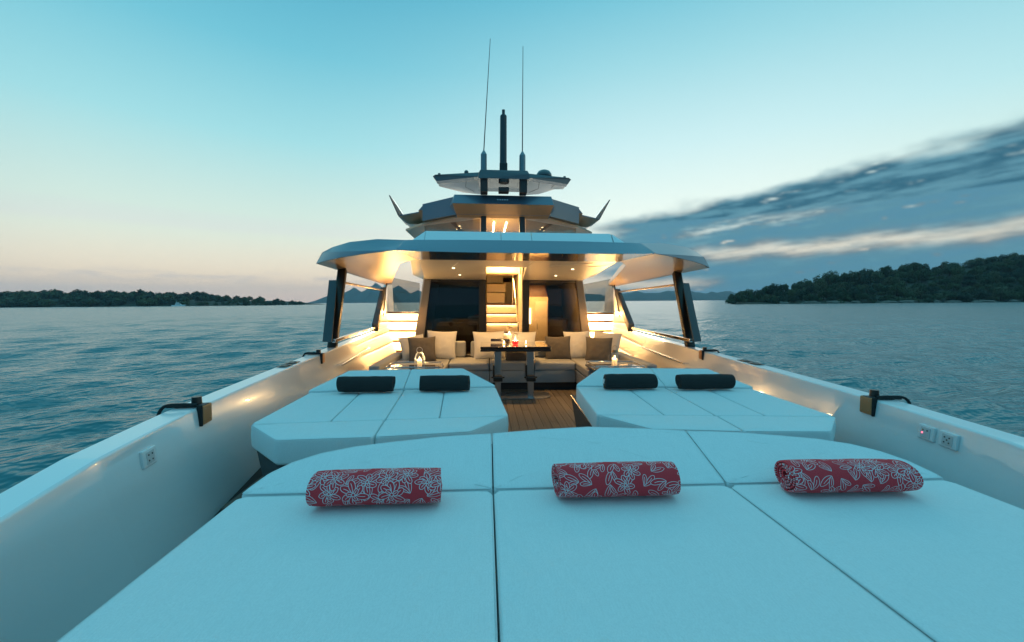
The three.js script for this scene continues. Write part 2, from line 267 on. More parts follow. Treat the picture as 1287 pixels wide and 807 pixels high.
{ // the wood on the left island reads as one mass
  const g = crown(90, 5.2, 4.2, 260, 0.95), N = 760, im = new THREE.InstancedMesh(g, std({ color: rgb(1), roughness: 0.9 }), N), r = seeded(91), m = new THREE.Matrix4(), q = new THREE.Quaternion(), c = new THREE.Color();
  for (let i = 0; i < N; i++) {
    const x = lerp(-335, -1230, Math.pow(r(), 0.9)), d = 652 + 190 * Math.pow(r(), 1.4), k = (0.7 + 0.8 * r()) * (0.6 + 0.6 * smooth(-340, -560, x)), gy = leftH(x, d), s = seaPoint(x, Math.max(gy, 0.5) + 3.4 * k, d);
    q.setFromAxisAngle(new THREE.Vector3(0, 1, 0), r() * TAU); m.compose(s, q, new THREE.Vector3(k * 1.15, k * (0.8 + 0.5 * r()), k * 1.15)); im.setMatrixAt(i, m); const b = leafMats[Math.floor(r() * 3)].color; im.setColorAt(i, c.setRGB(b.r, b.g, b.b));
  }
  im.name = numbered('island_wood'); im.userData = { kind: 'stuff', label: 'dark wood covering the low island', category: 'wood' }; im.castShadow = im.receiveShadow = true; scene.add(im);
}
{ // trees of the headland, each its own
  const protos = [];
  for (let i = 0; i < 5; i++) {
    const g = crown(200 + i, 5.4 + (i % 3) * 0.6, 5.0 + (i % 2) * 0.9, 1050, 0.55);
    const o = new THREE.Group(); const trunk = new THREE.Mesh(merged([bar(new THREE.Vector3(0, -0.5, 0), new THREE.Vector3(0.15, 4.5, 0.1), 0.35, 7, 0.2), bar(new THREE.Vector3(0.1, 3.2, 0), new THREE.Vector3(1.6, 6, 0.8), 0.16, 6, 0.08), bar(new THREE.Vector3(0.1, 3.5, 0), new THREE.Vector3(-1.5, 6.2, -0.6), 0.16, 6, 0.08)]), bark);
    trunk.name = 'trunk'; const c = new THREE.Mesh(g, leafMats[i % 4]); c.name = 'crown'; c.position.y = 4.7; for (const k of [trunk, c]) k.castShadow = k.receiveShadow = true; o.add(trunk, c); protos.push(o);
  }
  const r = seeded(77), put = []; let tries = 0;
  while (put.length < 285 && tries++ < 9000) {
    const x = 195 + 520 * r(), d = 308 + 135 * Math.pow(r(), 1.25), u = x / d; if (u > 1.62 || u < 0.6 || rightH(x, d) < 0.6) continue;
    const want = 4.9; if (put.some(([a, b]) => Math.hypot(a - x, b - d) < want)) continue; put.push([x, d]);
    const o = protos[Math.floor(r() * 5)].clone(), k = (0.62 + 0.5 * r()) * (0.55 + 0.45 * smooth(205, 300, x)); o.name = numbered('broadleaf_tree'); o.position.copy(seaPoint(x, rightH(x, d) - 0.3, d)); o.rotation.y = r() * TAU; o.scale.set(k, k * (0.7 + 0.75 * r()), k);
    tag(o, 'dark green broadleaf tree on the wooded headland', 'tree', 'trees on the headland'); scene.add(o);
  }
  { const g = crown(300, 3, 2.4, 200, 0.55), N = 900, im = new THREE.InstancedMesh(g, std({ color: rgb(1), roughness: 0.9 }), N), q = new THREE.Quaternion(), m = new THREE.Matrix4(), c = new THREE.Color(); let n = 0;
    while (n < N) { const x = 185 + 560 * r(), d = 304 + 150 * r(); if (x / d < 0.605 || x / d > 1.7 || rightH(x, d) < 0.2) continue; const k = 0.6 + 0.7 * r(); q.setFromAxisAngle(new THREE.Vector3(0, 1, 0), r() * TAU); m.compose(seaPoint(x, rightH(x, d) + 0.8 * k, d), q, new THREE.Vector3(k, k, k)); im.setMatrixAt(n, m); const b = leafMats[Math.floor(r() * 4)].color; im.setColorAt(n++, c.setRGB(b.r, b.g, b.b)); }
    im.name = numbered('undergrowth'); im.userData = { kind: 'stuff', label: 'low scrub between the trees of the headland', category: 'scrub' }; im.castShadow = im.receiveShadow = true; scene.add(im); }
  // pale boulders along the waterline
  const rr = seeded(5);
  for (let i = 0; i < 16; i++) {
    const x = 225 + i * 21 + 8 * rr(), d = 305 + 4 * rr(), g = mergeVertices(new THREE.IcosahedronGeometry(1, 3).deleteAttribute('uv').deleteAttribute('normal')), p = g.attributes.position, s = rr() * 50;
    for (let k = 0; k < p.count; k++) { const f = 1 + 0.35 * noise3(p.getX(k) * 1.3 + s, p.getY(k) * 1.3, p.getZ(k) * 1.3); p.setXYZ(k, p.getX(k) * f * (4 + 5 * ((i * 7) % 3) / 2), p.getY(k) * f * 1.5, p.getZ(k) * f * 2.2); }
    g.computeVertexNormals(); const m = mesh('boulder', toCreasedNormals(g, 0.5), shoreRock); m.position.copy(seaPoint(x, 0.5, d)); tag(m, 'low pale boulder on the waterline below the wooded headland', 'rock', 'boulders along the headland shore');
  }
}
{ // small motor boat off the island
  const o = thing('motor_boat', 'small white motor boat lying off the wooded island', 'boat', seaPoint(-452, -0.3, 640), 0.5);
  const w = std({ color: rgb(0.8), roughness: 0.4 }), dk = std({ color: rgb(0.04), roughness: 0.2 });
  mesh('hull', slab([new THREE.Vector3(-8, 0, 2.2), new THREE.Vector3(6, 0, 2.2), new THREE.Vector3(9, 2.6, 2.2), new THREE.Vector3(-8.4, 2.0, 2.2)], new THREE.Vector3(0, 0, -4.4)), w, o);
  mesh('cabin', slab([new THREE.Vector3(-4, 2.1, 1.7), new THREE.Vector3(4, 2.3, 1.7), new THREE.Vector3(1.5, 4.6, 1.7), new THREE.Vector3(-3.6, 4.6, 1.7)], new THREE.Vector3(0, 0, -3.4)), w, o);
  mesh('window', box(-3.2, 2.2, 3.1, 4.0, -1.78, 1.78), dk, o);
  mesh('flybridge', box(-3, 0.5, 4.62, 5.6, -1.4, 1.4, 0.2), w, o);
  mesh('radar_mast', bar(new THREE.Vector3(-2, 5.6, 0), new THREE.Vector3(-2.6, 8.2, 0), 0.15), w, o);
  for (const [x, d, w2] of [[-690, 700, 9], [-840, 690, 8]]) { const h = thing('shore_house', x > -700 ? 'pale house in the trees of the island' : 'pale low house by the island shore', 'house', seaPoint(x, 4, d), 0.2); mesh('wall', box(-w2 / 2, w2 / 2, 0, 5, -3, 3), w, h); mesh('roof', slab([new THREE.Vector3(-w2 / 2 - 0.4, 5, 3.4), new THREE.Vector3(w2 / 2 + 0.4, 5, 3.4), new THREE.Vector3(0, 6.6, 3.4)], new THREE.Vector3(0, 0, -6.8)), earth, h); }
}
scene.fog = new THREE.FogExp2(new THREE.Color().setRGB(0.62, 0.8, 0.95), 0.00009);

/* ------------------------------------------------ the yacht */
const yacht = thing('yacht', 'grey and white motor yacht seen from its foredeck, with lit cockpit and antenna mast', 'yacht');
const beamAt = curveTable([[-3.6, 0.06], [-2.6, 0.72], [-1.2, 1.26], [0, 1.62], [0.7, 1.79], [1.25, 1.915], [1.75, 1.995], [2.5, 2.14], [3.5, 2.26], [5, 2.42], [6.6, 2.58], [9, 2.84], [11.3, 3.02], [14, 3.06], [22, 3.0]]);
const topAt = (d) => (d < 1.75 ? 0.815 - 0.1 * (1.75 - d) : 0.815);
const DS = [-3.6, -3.2, -2.6, -2, -1.2, -0.5, 0, 0.4, 0.8, 1.25, 1.5, 1.749, 1.751, 2.1, 2.5, 3, 3.5, 4, 4.5, 5, 5.6, 6.2, 6.9, 7.6, 8.3, 9, 9.8, 10.6, 11.4, 12.2];
const bulwarks = {};
for (const s of [-1, 1]) {
  const section = (d) => { const x = beamAt(d), y = topAt(d), b = -0.25 * smooth(-3, 1, d), o = x + 0.155, c = 0.014; return [[x + b, -0.01], [x - 0.012, y - 0.13], [x, y - c], [x + c * 0.3, y - c * 0.3], [x + c, y], [o - c, y], [o - c * 0.3, y - c * 0.3], [o, y - c], [o + 0.01, y - 0.1]].map(([px, py]) => V(s * px, py, d)); };
  const rows = DS.map(section);
  const inner = rows.map((r) => r.slice(0, 5)), cap = rows.map((r) => r.slice(4));
  const b = mesh('bulwark', sheet(s < 0 ? inner : inner.map((r) => [...r].reverse()), 0.9), M.gelcoat, yacht); bulwarks[s] = b;
  mesh('cap_rail', sheet(s < 0 ? cap : cap.map((r) => [...r].reverse()), 0.35), M.cap, b);
  const hs = [...DS, 14, 17, 20, 22].map((d) => { const o = beamAt(d) + 0.165, y = topAt(Math.min(d, 12)) - 0.1; return [V(s * o, y, d), V(s * (o + 0.06), y - 0.5, d), V(s * (o + 0.02), -0.9, d), V(s * Math.max(0.02, o - 0.25), -2.3, d)]; });
  mesh('hull', sheet(s < 0 ? hs : hs.map((r) => [...r].reverse()), 0.6), M.hull, yacht);
}
// power sockets: one on one side, two on the other
function socket(s, d, y, holes, lamp) {
  const x = beamAt(d) - 0.015, o = new THREE.Mesh(new RoundedBoxGeometry(0.016, 0.082, 0.105, 3, 0.005), M.socket); o.name = 'power_socket'; o.castShadow = o.receiveShadow = true;
  o.position.set(s * x, y, -d); o.rotation.y = -s * 0.19; o.rotation.z = -s * 0.09; bulwarks[s].add(o); o.userData.label = holes > 4 ? 'white socket plate with five holes' : lamp ? 'white socket plate with a red light' : 'white socket plate with four holes';
  const face = [new RoundedBoxGeometry(0.004, 0.058, 0.062, 2, 0.0015)]; face[0].translate(s * -0.0088, 0, 0);
  mesh('socket_face', face, M.socketFace, o);
  const hp = [[-0.015, 0.013], [0.013, 0.013], [-0.015, -0.014], [0.013, -0.014], [0, 0]].slice(0, holes);
  mesh('pin_hole', hp.map(([a, b]) => { const g = new THREE.CylinderGeometry(0.0042, 0.0042, 0.002, 12); g.rotateZ(Math.PI / 2); g.translate(s * -0.0112, b, a * s); return g; }), M.dark, o);
  if (lamp) { const g = new THREE.SphereGeometry(0.0045, 10, 8); g.translate(s * -0.0108, -0.004, s * 0.002 - 0.02); mesh('indicator_light', g, M.ledRed, o); }
}
socket(-1, 2.04, 0.712, 4); socket(1, 2.17, 0.725, 2, true); socket(1, 2.035, 0.727, 5);
// flush mooring eyes let into the cap rail
for (const s of [-1, 1]) for (const d of [4.2, 4.42]) { const x = beamAt(d) + 0.085, t = new THREE.TorusGeometry(0.034, 0.009, 8, 24); t.rotateX(Math.PI / 2); t.scale(1, 1, 1.7); const p = box(-0.045, 0.045, 0, 0.005, -0.08, 0.08, 0.002); const m = mesh('mooring_eye', [t, p], M.darkMetal, bulwarks[s]); m.position.set(s * x, 0.819, -d); }
// hand rail on the inner side wall
for (const s of [-1, 1]) { const A = V(s * (beamAt(5.7) - 0.11), 0.60, 5.7), B = V(s * (beamAt(7.9) - 0.11), 0.60, 7.9); mesh('hand_rail', [bar(A, B, 0.014), bar(A, A.clone().add(V(s * 0.08, 0, 0)), 0.01), bar(B, B.clone().add(V(s * 0.08, 0, 0)), 0.01)], M.chrome, yacht); }

// deck and its planks
const deckPts = []; for (const d of [-2.4, -1, 0.5, 1.75, 3.5, 5, 7, 9, 11.2]) deckPts.push([beamAt(d) + 0.19 * smooth(-3, 1, d), d]);
const deck = mesh('deck', plan([...deckPts.map(([x, d]) => [-x, d]), ...deckPts.reverse()], -0.08, -0.004), M.caulk, yacht);
{ const r = seeded(3), pl = [1.1, 1.6, 2.1, 2.6].map((l) => { const g = new RoundedBoxGeometry(0.093, 0.02, l, 1, 0.002); return prep(g); });
  for (let i = -25; i <= 25; i++) { let d = 0.4 + 1.2 * r(); while (d < 9.9) { const k = Math.floor(r() * 4), l = 1.1 + 0.5 * k; if (Math.abs(i * 0.097) < beamAt(d) + 0.12 && d + l < 11.1) { const m = new THREE.Mesh(pl[k], M.teak[Math.floor(r() * 4)]); m.name = 'plank'; m.castShadow = m.receiveShadow = true; m.position.set(i * 0.097, -0.002, -(d + l / 2)); deck.add(m); } d += l + 0.004; } } }

// raised side decks beside the sunpads, planked too
for (const s of [-1, 1]) {
  const a = [], b = []; for (const d of [-1.5, 0, 1, 2, 3, 3.9]) { a.push([s * 1.17, d]); b.push([s * (beamAt(d) - 0.16), d]); }
  const sd = mesh('side_deck', plan([...a, ...b.reverse()], 0.0, 0.265), M.caulk, yacht);
  for (let i = 0; i < 10; i++) { const x = 1.22 + i * 0.097; for (const [d0, d1] of [[-1, 0.9], [0.905, 2.4], [2.405, 3.88]]) if (x + 0.05 < beamAt(d0) - 0.14) mesh('plank', box(s * (x - 0.046), s * (x + 0.046), 0.262, 0.276, d0, d1, 0.002), M.teak[(i * 3 + Math.round(d1)) % 4], sd); }
}
// plinths under the sunpads
const plinthFront = mesh('sunpad_base', plan([[-1.16, -0.6], [-1.16, 1.36], [-0.9, 1.55], [0.9, 1.55], [1.16, 1.36], [1.16, -0.6]], 0, 0.66), M.base, yacht);
for (const s of [-1, 1]) {
  const P = [[0.46, 3.8], [0.40, 2.72], [0.6, 2.42], [1.5, 2.33], [1.72, 2.58], [1.74, 3.8]].map(([x, d]) => [s * x, d]), T = [[0.37, 3.86], [0.315, 2.67], [0.53, 2.35], [1.55, 2.27], [1.82, 2.55], [1.83, 3.86]].map(([x, d]) => [s * x, d]);
  const lo = P.map(([x, d]) => V(x, 0, d)), hi = T.map(([x, d]) => V(x, 0.575, d)), rows = [lo, hi].map((r) => [...r, r[0]]);
  const b = mesh('sunpad_base', [sheet(s < 0 ? rows : rows.reverse(), 0.2), slab(hi, new THREE.Vector3(0, 0.006, 0))], M.base, yacht);
  mesh('trim', [...hi.slice(0, 5)].map((p, i) => bar(p, hi[i + 1], 0.008, 8)), M.chrome, b);
}

// wheelhouse roof: centre, wings, soffit
const roof = new THREE.Group(); roof.name = 'roof'; yacht.add(roof);
const ridge = [[1.34, 2.145, 4.7], [1.7, 2.185, 4.93], [2.1, 2.185, 5.2], [2.38, 2.15, 5.42], [2.58, 2.1, 5.6]], crease = [[1.37, 1.99, 4.36], [1.75, 2.02, 4.7], [2.12, 2.05, 5.04], [2.38, 2.075, 5.32], [2.575, 2.095, 5.595]], lower = [[1.37, 1.988, 4.355], [1.75, 1.99, 4.69], [2.14, 1.98, 5.03], [2.42, 1.965, 5.3], [2.64, 1.95, 5.55]];
for (const s of [-1, 1]) {
  const L = (t) => t.map(([x, y, d]) => V(s * x, y, d)), fl = (r) => (s < 0 ? r.reverse() : r);
  const aft = ridge.map(([x], i) => V(s * [1.38, 1.9, 2.4, 2.85, 3.2][i], [2.22, 2.24, 2.22, 2.16, 2.06][i], 11.6));
  const mid = ridge.map(([x, y, d], i) => V(s * [1.36, 1.78, 2.22, 2.56, 2.83][i], [2.2, 2.24, 2.24, 2.19, 2.1][i], 7.6));
  // upper skin stays outboard of the gap beside the centre roof
  const inA = [V(s * 1.5, 2.16, 5.15), V(s * 2.05, 2.14, 7.6), V(s * 3.02, 2.05, 11.6)];
  mesh('wing_panel', [sheet(fl([L(crease), L(ridge)]), 0.7), sheet(fl([L(lower), L(crease)]), 0.3), sheet(fl([[L(ridge)[0], L(ridge)[1], L(ridge)[2], L(ridge)[3], L(ridge)[4]], [inA[0].clone(), V(s * 1.9, 2.2, 5.6), V(s * 2.25, 2.2, 5.8), V(s * 2.5, 2.16, 6), V(s * 2.63, 2.1, 6.1)], [inA[1], V(s * 2.3, 2.18, 7.6), V(s * 2.55, 2.18, 7.6), V(s * 2.72, 2.14, 7.6), V(s * 2.8, 2.08, 7.6)], [inA[2], V(s * 3.08, 2.06, 11.6), V(s * 3.12, 2.06, 11.6), V(s * 3.16, 2.05, 11.6), V(s * 3.2, 2.03, 11.6)]]), 0.6), sheet(fl([[V(s * 2.64, 1.95, 5.55), V(s * 2.58, 2.1, 5.6)], [V(s * 2.82, 1.945, 7.6), V(s * 2.8, 2.08, 7.6)], [V(s * 3.16, 1.925, 11.6), V(s * 3.2, 2.03, 11.6)]]), 0.5)], M.silver, roof);
  // glossy underside, cambered a little
  const U = [], low = [[1.37, 1.986, 4.36], [1.75, 1.988, 4.7], [2.14, 1.978, 5.04], [2.42, 1.963, 5.31], [2.635, 1.948, 5.56]];
  U.push(L(low)); U.push([[1.3, 2.0, 5.3], [1.68, 2.02, 5.5], [2.1, 2.02, 5.8], [2.45, 1.99, 6.05], [2.69, 1.946, 6.2]].map(([x, y, d]) => V(s * x, y, d)));
  U.push([[1.72, 2.04, 6.3], [1.92, 2.05, 6.5], [2.2, 2.04, 6.7], [2.5, 2.0, 6.9], [2.76, 1.944, 7.0]].map(([x, y, d]) => V(s * x, y, d)));
  U.push([[2.2, 2.02, 8.2], [2.34, 2.03, 8.25], [2.54, 2.02, 8.3], [2.72, 1.98, 8.35], [2.88, 1.938, 8.4]].map(([x, y, d]) => V(s * x, y, d)));
  U.push([[3.02, 1.96, 11.6], [3.05, 1.96, 11.6], [3.09, 1.95, 11.6], [3.12, 1.94, 11.6], [3.155, 1.922, 11.6]].map(([x, y, d]) => V(s * x, y, d)));
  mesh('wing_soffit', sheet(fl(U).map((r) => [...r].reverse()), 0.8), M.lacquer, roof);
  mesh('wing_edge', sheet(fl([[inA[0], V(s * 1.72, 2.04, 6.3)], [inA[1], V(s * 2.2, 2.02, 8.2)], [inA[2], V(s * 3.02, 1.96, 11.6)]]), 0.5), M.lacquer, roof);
}
{ // centre fascia and top
  const X = [-1.34, -1.2, -0.6, 0, 0.6, 1.2, 1.34], fy = (x) => 2.135 + 0.01 * Math.pow(Math.abs(x) / 1.34, 2.5), fd = (x) => 4.55 + 0.15 * Math.pow(Math.abs(x) / 1.34, 3);
  const topE = X.map((x) => V(x, fy(x), fd(x))), botE = X.map((x) => V(x * 1.022, 1.968 + 0.02 * Math.pow(Math.abs(x) / 1.34, 4), 4.30 + 0.06 * Math.pow(Math.abs(x) / 1.34, 3)));
  mesh('fascia', sheet([botE, topE], 0.25), M.silver, roof);
  const back = X.map((x) => V(x * 1.06, 2.235, 5.36));
  mesh('foredeck_top', sheet([topE, back], 0.4), M.silver, roof);
  mesh('lip', sheet([X.map((x) => V(x * 0.975, 2.0, 5.38)), botE], 0.5), M.darkLip, roof);
  // flybridge deck over the saloon
  mesh('upper_deck', [plan([[-1.42, 5.37], [1.42, 5.37], [1.58, 6.38], [-1.58, 6.38]], 2.1, 2.232), plan([[-1.58, 6.38], [-0.46, 6.38], [-0.46, 13], [-2.2, 13], [-2.15, 9.9]], 2.1, 2.232), plan([[0.46, 6.38], [1.58, 6.38], [2.15, 9.9], [2.2, 13], [0.46, 13]], 2.1, 2.232), plan([[-2.2, 13], [2.2, 13], [2.3, 16.5], [-2.3, 16.5]], 2.1, 2.232)], M.silver, roof);
  mesh('skylight_hatch', [box(-0.52, 0.52, 2.42, 2.46, 6.34, 10.2), box(-0.52, -0.465, 2.232, 2.42, 6.34, 10.2), box(0.465, 0.52, 2.232, 2.42, 6.34, 10.2), box(-0.46, 0.46, 2.232, 2.42, 6.34, 6.38)], M.cream, roof);
  // low coaming on the foredeck of the roof
  const co = (x0, x1) => slab([V(x0, 2.235, 5.3), V(x0, 2.37, 5.42), V(x0, 2.37, 5.6), V(x0, 2.235, 5.6)], new THREE.Vector3(x1 - x0, 0, 0));
  mesh('coaming', co(-1.21, -0.25), M.cap, roof); mesh('coaming', co(-0.244, 0.145), M.cap, roof); mesh('coaming', co(0.151, 1.2), M.cap, roof);
  for (const s of [-1, 1]) mesh('coaming_end', slab([V(s * 1.215, 2.236, 5.3), V(s * 1.215, 2.368, 5.42), V(s * 1.36, 2.236, 5.3)], new THREE.Vector3(0, 0, -0.18)), M.cap, roof);
}
// saloon ceiling in two halves beside the stair well
const ceiling = new THREE.Group(); ceiling.name = 'ceiling'; yacht.add(ceiling);
mesh('ceiling_panel', plan([[-1.29, 5.385], [-0.3, 5.385], [-0.44, 6.4], [-0.44, 9.86], [-1.87, 9.86]], 2.0, 2.09), M.soffit, ceiling);
mesh('ceiling_panel', plan([[0.18, 6.4], [0.2, 5.385], [1.29, 5.385], [1.87, 9.86], [0.44, 9.86]], 2.0, 2.09), M.soffit, ceiling);
mesh('ceiling_panel', plan([[-0.295, 5.385], [0.195, 5.385], [0.175, 6.4], [-0.435, 6.4]], 2.002, 2.09), M.soffit, ceiling);
for (const [x, d] of [[-0.95, 6.6], [-0.95, 8.2], [0.95, 6.6], [0.95, 8.2]]) {
  const l = mesh('downlight', [new THREE.CylinderGeometry(0.022, 0.022, 0.012, 20).translate(x, 1.996, -d)], M.ledSoft, ceiling);
  const sp = new THREE.SpotLight(WARM, 5, 0, 1.15, 0.7, 2); sp.position.set(x, 1.98, -d); sp.target.position.set(x, 0, -d); sp.castShadow = true; scene.add(sp, sp.target);
}
mesh('ceiling_groove', [beam(V(-0.82, 1.9975, 5.7), V(-0.93, 1.9975, 6.3), 0.02, 0.006), beam(V(1.02, 1.9975, 5.55), V(0.5, 1.9975, 6.1), 0.02, 0.006), beam(V(1.1, 1.9975, 6.2), V(1.3, 1.9975, 5.9), 0.02, 0.006)], M.panelWhite, ceiling);
// side windows, wind deflectors, raked pillars
for (const s of [-1, 1]) {
  const w = new THREE.Group(); w.name = 'side_window'; yacht.add(w); const Q = (x, y, d) => V(s * x, y, d);
  mesh('post', beam(Q(2.595, 0.8, 5.95), Q(2.64, 1.96, 6.55), 0.12, 0.10, 0.012), M.darkMetal, w);
  mesh('top_rail', beam(Q(2.68, 1.765, 6.5), Q(3.08, 1.76, 10.9), 0.045, 0.035, 0.008), M.bronze, w);
  mesh('bottom_rail', beam(Q(2.50, 0.925, 5.75), Q(2.84, 0.905, 9.15), 0.05, 0.05, 0.01), M.chrome, w);
  mesh('rake_rail', beam(Q(2.84, 0.9, 9.15), Q(3.09, 1.76, 10.95), 0.13, 0.2, 0.02), M.charcoal, w);
  mesh('wind_deflector', slab([Q(2.68, 1.785, 6.42), Q(2.83, 1.785, 6.5), Q(2.64, 0.915, 5.72), Q(2.5, 0.915, 5.66)], new THREE.Vector3(0, 0, -0.03)), M.charcoal, w);
  mesh('added_led_uplight', beam(Q(2.60, 0.835, 6.9), Q(2.80, 0.835, 8.9), 0.02, 0.012), M.led, w); { const l = area(Q(2.70, 0.85, 7.9), Q(2.45, 2.0, 7.9), 0.02, 2.0, 150); l.up.set(0, 0, 1); l.lookAt(Q(2.45, 2.0, 7.9)); }  // added sill strip and area lamp, put in to warm the wing soffit
  const p = mesh('pillar', slab([Q(2.86, 0.79, 9.0), Q(3.11, 1.94, 11.5), Q(3.16, 1.94, 12.3), Q(3.07, -0.1, 12.3), Q(3.06, -0.1, 9.0)], new THREE.Vector3(s * 0.09, 0, 0)), M.gelcoat, yacht);
  mesh('grab_rod', bar(Q(2.92, 1.12, 10.2), Q(3.04, 2.0, 11.1), 0.016), M.darkMetal, p);
}
// louvred walls beside the doors, lit from behind their slats
for (const s of [-1, 1]) {
  const lw = new THREE.Group(); lw.name = 'louvre_wall'; yacht.add(lw); const x0 = Math.min(s * 2.2, s * 3.06), x1 = Math.max(s * 2.2, s * 3.06);
  mesh('back_panel', box(x0, x1, 0, 1.15, 11.25, 11.32), M.panelWhite, lw);
  const ys = [1.165, 0.945, 0.685, 0.41, 0.14];
  ys.forEach((y, i) => {
    mesh('slat', box(x0, x1, y - 0.018, y + 0.034, 11.12, 11.26, 0.004), M.walnut, lw);
    mesh('led_strip', box(x0 + 0.02, x1 - 0.02, y - 0.028, y - 0.0185, 11.15, 11.17), M.led, lw);
    area(V((x0 + x1) / 2, y - 0.032, 11.16), V((x0 + x1) / 2, y - 0.3, 11.3), 0.8, 0.02, 400);
  });
  mesh('added_led_uplight', box(x0 + 0.02, x1 - 0.02, 1.184, 1.196, 11.13, 11.16), M.led, lw); area(V((x0 + x1) / 2, 1.2, 11.145), V((x0 + x1) / 2 - s * 0.5, 2.0, 10.2), 0.8, 0.025, 620);  // strip and lamp on the wall cap are added to throw warm light upwards
  mesh('wind_glass', slab([V(s * 2.2, 1.19, 11.2), V(s * 3.05, 1.19, 11.2), V(s * 3.05, 2.14, 11.2), V(s * 2.2, 1.97, 11.2)], new THREE.Vector3(0, 0, -0.012)), M.tint, lw);
}
// saloon front: frame, glass doors, stair, lit corridor
const front = new THREE.Group(); front.name = 'saloon_front'; yacht.add(front);
for (const s of [-1, 1]) {
  mesh('frame_post', slab([V(s * 2.2, 0, 9.9), V(s * 1.98, 0, 9.9), V(s * 1.74, 1.99, 9.9), V(s * 1.88, 1.99, 9.9)], new THREE.Vector3(0, 0, -0.14)), M.bronze, front);
  mesh('frame_post', box(s * 0.44, s * 0.6, 0, 2.3, 9.88, 10.1, 0.01), M.darkMetal, front);
  const pane = mesh('glass_door', slab([V(s * 1.975, 0.06, 9.97), V(s * 0.605, 0.06, 9.97), V(s * 0.605, 1.96, 9.97), V(s * 1.745, 1.96, 9.97)], new THREE.Vector3(0, 0, -0.012)), M.smoke, front);
  mesh('sill', box(s * 0.605, s * 1.98, 0.0, 0.055, 9.92, 10.05), M.darkMetal, front);
  mesh('header', box(s * 0.605, s * 1.735, 1.965, 2.08, 9.92, 10.05), M.darkLip, front);
  mesh('cabin_side', slab([V(s * 2.19, 0, 10.05), V(s * 1.87, 2.09, 10.05), V(s * 1.95, 2.09, 14), V(s * 2.3, 0, 14)], new THREE.Vector3(s * 0.05, 0, 0)), M.soffit, front);
}
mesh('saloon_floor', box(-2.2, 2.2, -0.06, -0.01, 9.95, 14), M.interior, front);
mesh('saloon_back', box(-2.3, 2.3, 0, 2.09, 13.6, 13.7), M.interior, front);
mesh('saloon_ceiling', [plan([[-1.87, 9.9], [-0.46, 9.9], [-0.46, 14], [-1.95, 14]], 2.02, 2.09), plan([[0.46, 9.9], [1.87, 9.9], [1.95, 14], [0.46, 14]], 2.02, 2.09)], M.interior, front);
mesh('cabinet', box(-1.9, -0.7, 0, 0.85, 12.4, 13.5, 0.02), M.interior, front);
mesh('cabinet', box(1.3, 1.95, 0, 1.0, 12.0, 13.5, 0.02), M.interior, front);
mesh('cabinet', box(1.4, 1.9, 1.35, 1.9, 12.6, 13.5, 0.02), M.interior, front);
// corridor door seen through the glass
mesh('corridor_wall', box(0.66, 1.22, 0, 1.62, 11.0, 11.06), M.cream, front);
mesh('corridor_header', slab([V(0.66, 1.625, 11.0), V(1.2, 1.625, 11.0), V(1.13, 1.93, 11.0), V(0.64, 1.93, 11.0)], new THREE.Vector3(0, 0, -0.05)), M.walnut, front);
mesh('corridor_door', [box(0.88, 1.2, 0.02, 1.5, 10.975, 10.998, 0.005)], M.panelWhite, front);
mesh('door_handle', bar(V(0.93, 0.75, 10.96), V(0.93, 0.9, 10.96), 0.012), M.chrome, front);
mesh('corridor_lamp', box(0.69, 0.76, 0.9, 1.32, 10.96, 10.995, 0.01), M.led, front);
area(V(0.9, 1.75, 10.5), V(0.95, 0.7, 11.0), 0.5, 0.2, 75);
// stair: treads with light under each nosing
const stair = new THREE.Group(); stair.name = 'stair'; yacht.add(stair);
for (let i = 0; i < 6; i++) {
  const y = 0.24 * (i + 1) - 0.02, d = 10.15 + 0.26 * i;
  mesh('tread', box(-0.42, 0.42, y - 0.035, y, d, d + 0.3, 0.006), M.walnut, stair);
  mesh('riser', box(-0.42, 0.42, y - 0.24, y - 0.036, d + 0.04, d + 0.07), M.cream, stair);
  mesh('led_strip', box(-0.41, 0.41, y - 0.044, y - 0.0355, d + 0.012, d + 0.026), M.ledSoft, stair);
  if (i < 6) area(V(0, y - 0.047, d + 0.02), V(0, y - 0.3, d + 0.06), 0.8, 0.012, 30);
}
mesh('landing', box(-0.44, 0.44, 1.39, 1.43, 11.7, 13), M.walnut, stair);
mesh('stair_wall', [box(-0.5, -0.445, 0, 2.74, 10.12, 13), box(0.445, 0.5, 0, 2.74, 10.12, 13)], M.cream, stair);
mesh('back_wall', box(-0.5, 0.5, 1.2, 2.74, 13, 13.06), M.cream, stair);
mesh('stair_ceiling', box(-0.5, 0.5, 2.74, 2.78, 10.0, 13.06), M.panelWhite, stair);
mesh('upper_locker', [box(-0.42, 0.12, 1.44, 1.75, 12.2, 12.9, 0.02), box(-0.42, 0.16, 1.77, 2.02, 12.3, 12.9, 0.03), box(-0.42, 0.08, 2.05, 2.45, 12.5, 12.9, 0.02)], M.cream, stair);
mesh('locker_door', box(-0.32, 0.08, 2.5, 2.7, 12.6, 12.62, 0.005), M.soffit, stair);
mesh('stair_rail', [bar(V(0.36, 0.9, 10.3), V(0.3, 2.3, 11.4), 0.016), bar(V(0.36, 0.05, 10.25), V(0.36, 1.0, 10.25), 0.014), bar(V(0.3, 1.4, 11.4), V(0.3, 2.4, 11.4), 0.014)], M.chrome, stair);
mesh('ceiling_light', box(-0.2, 0.2, 2.725, 2.739, 10.6, 11.6), M.ledSoft, stair);
area(V(0, 2.71, 11.1), V(0, 1, 11.1), 0.4, 1.0, 70);

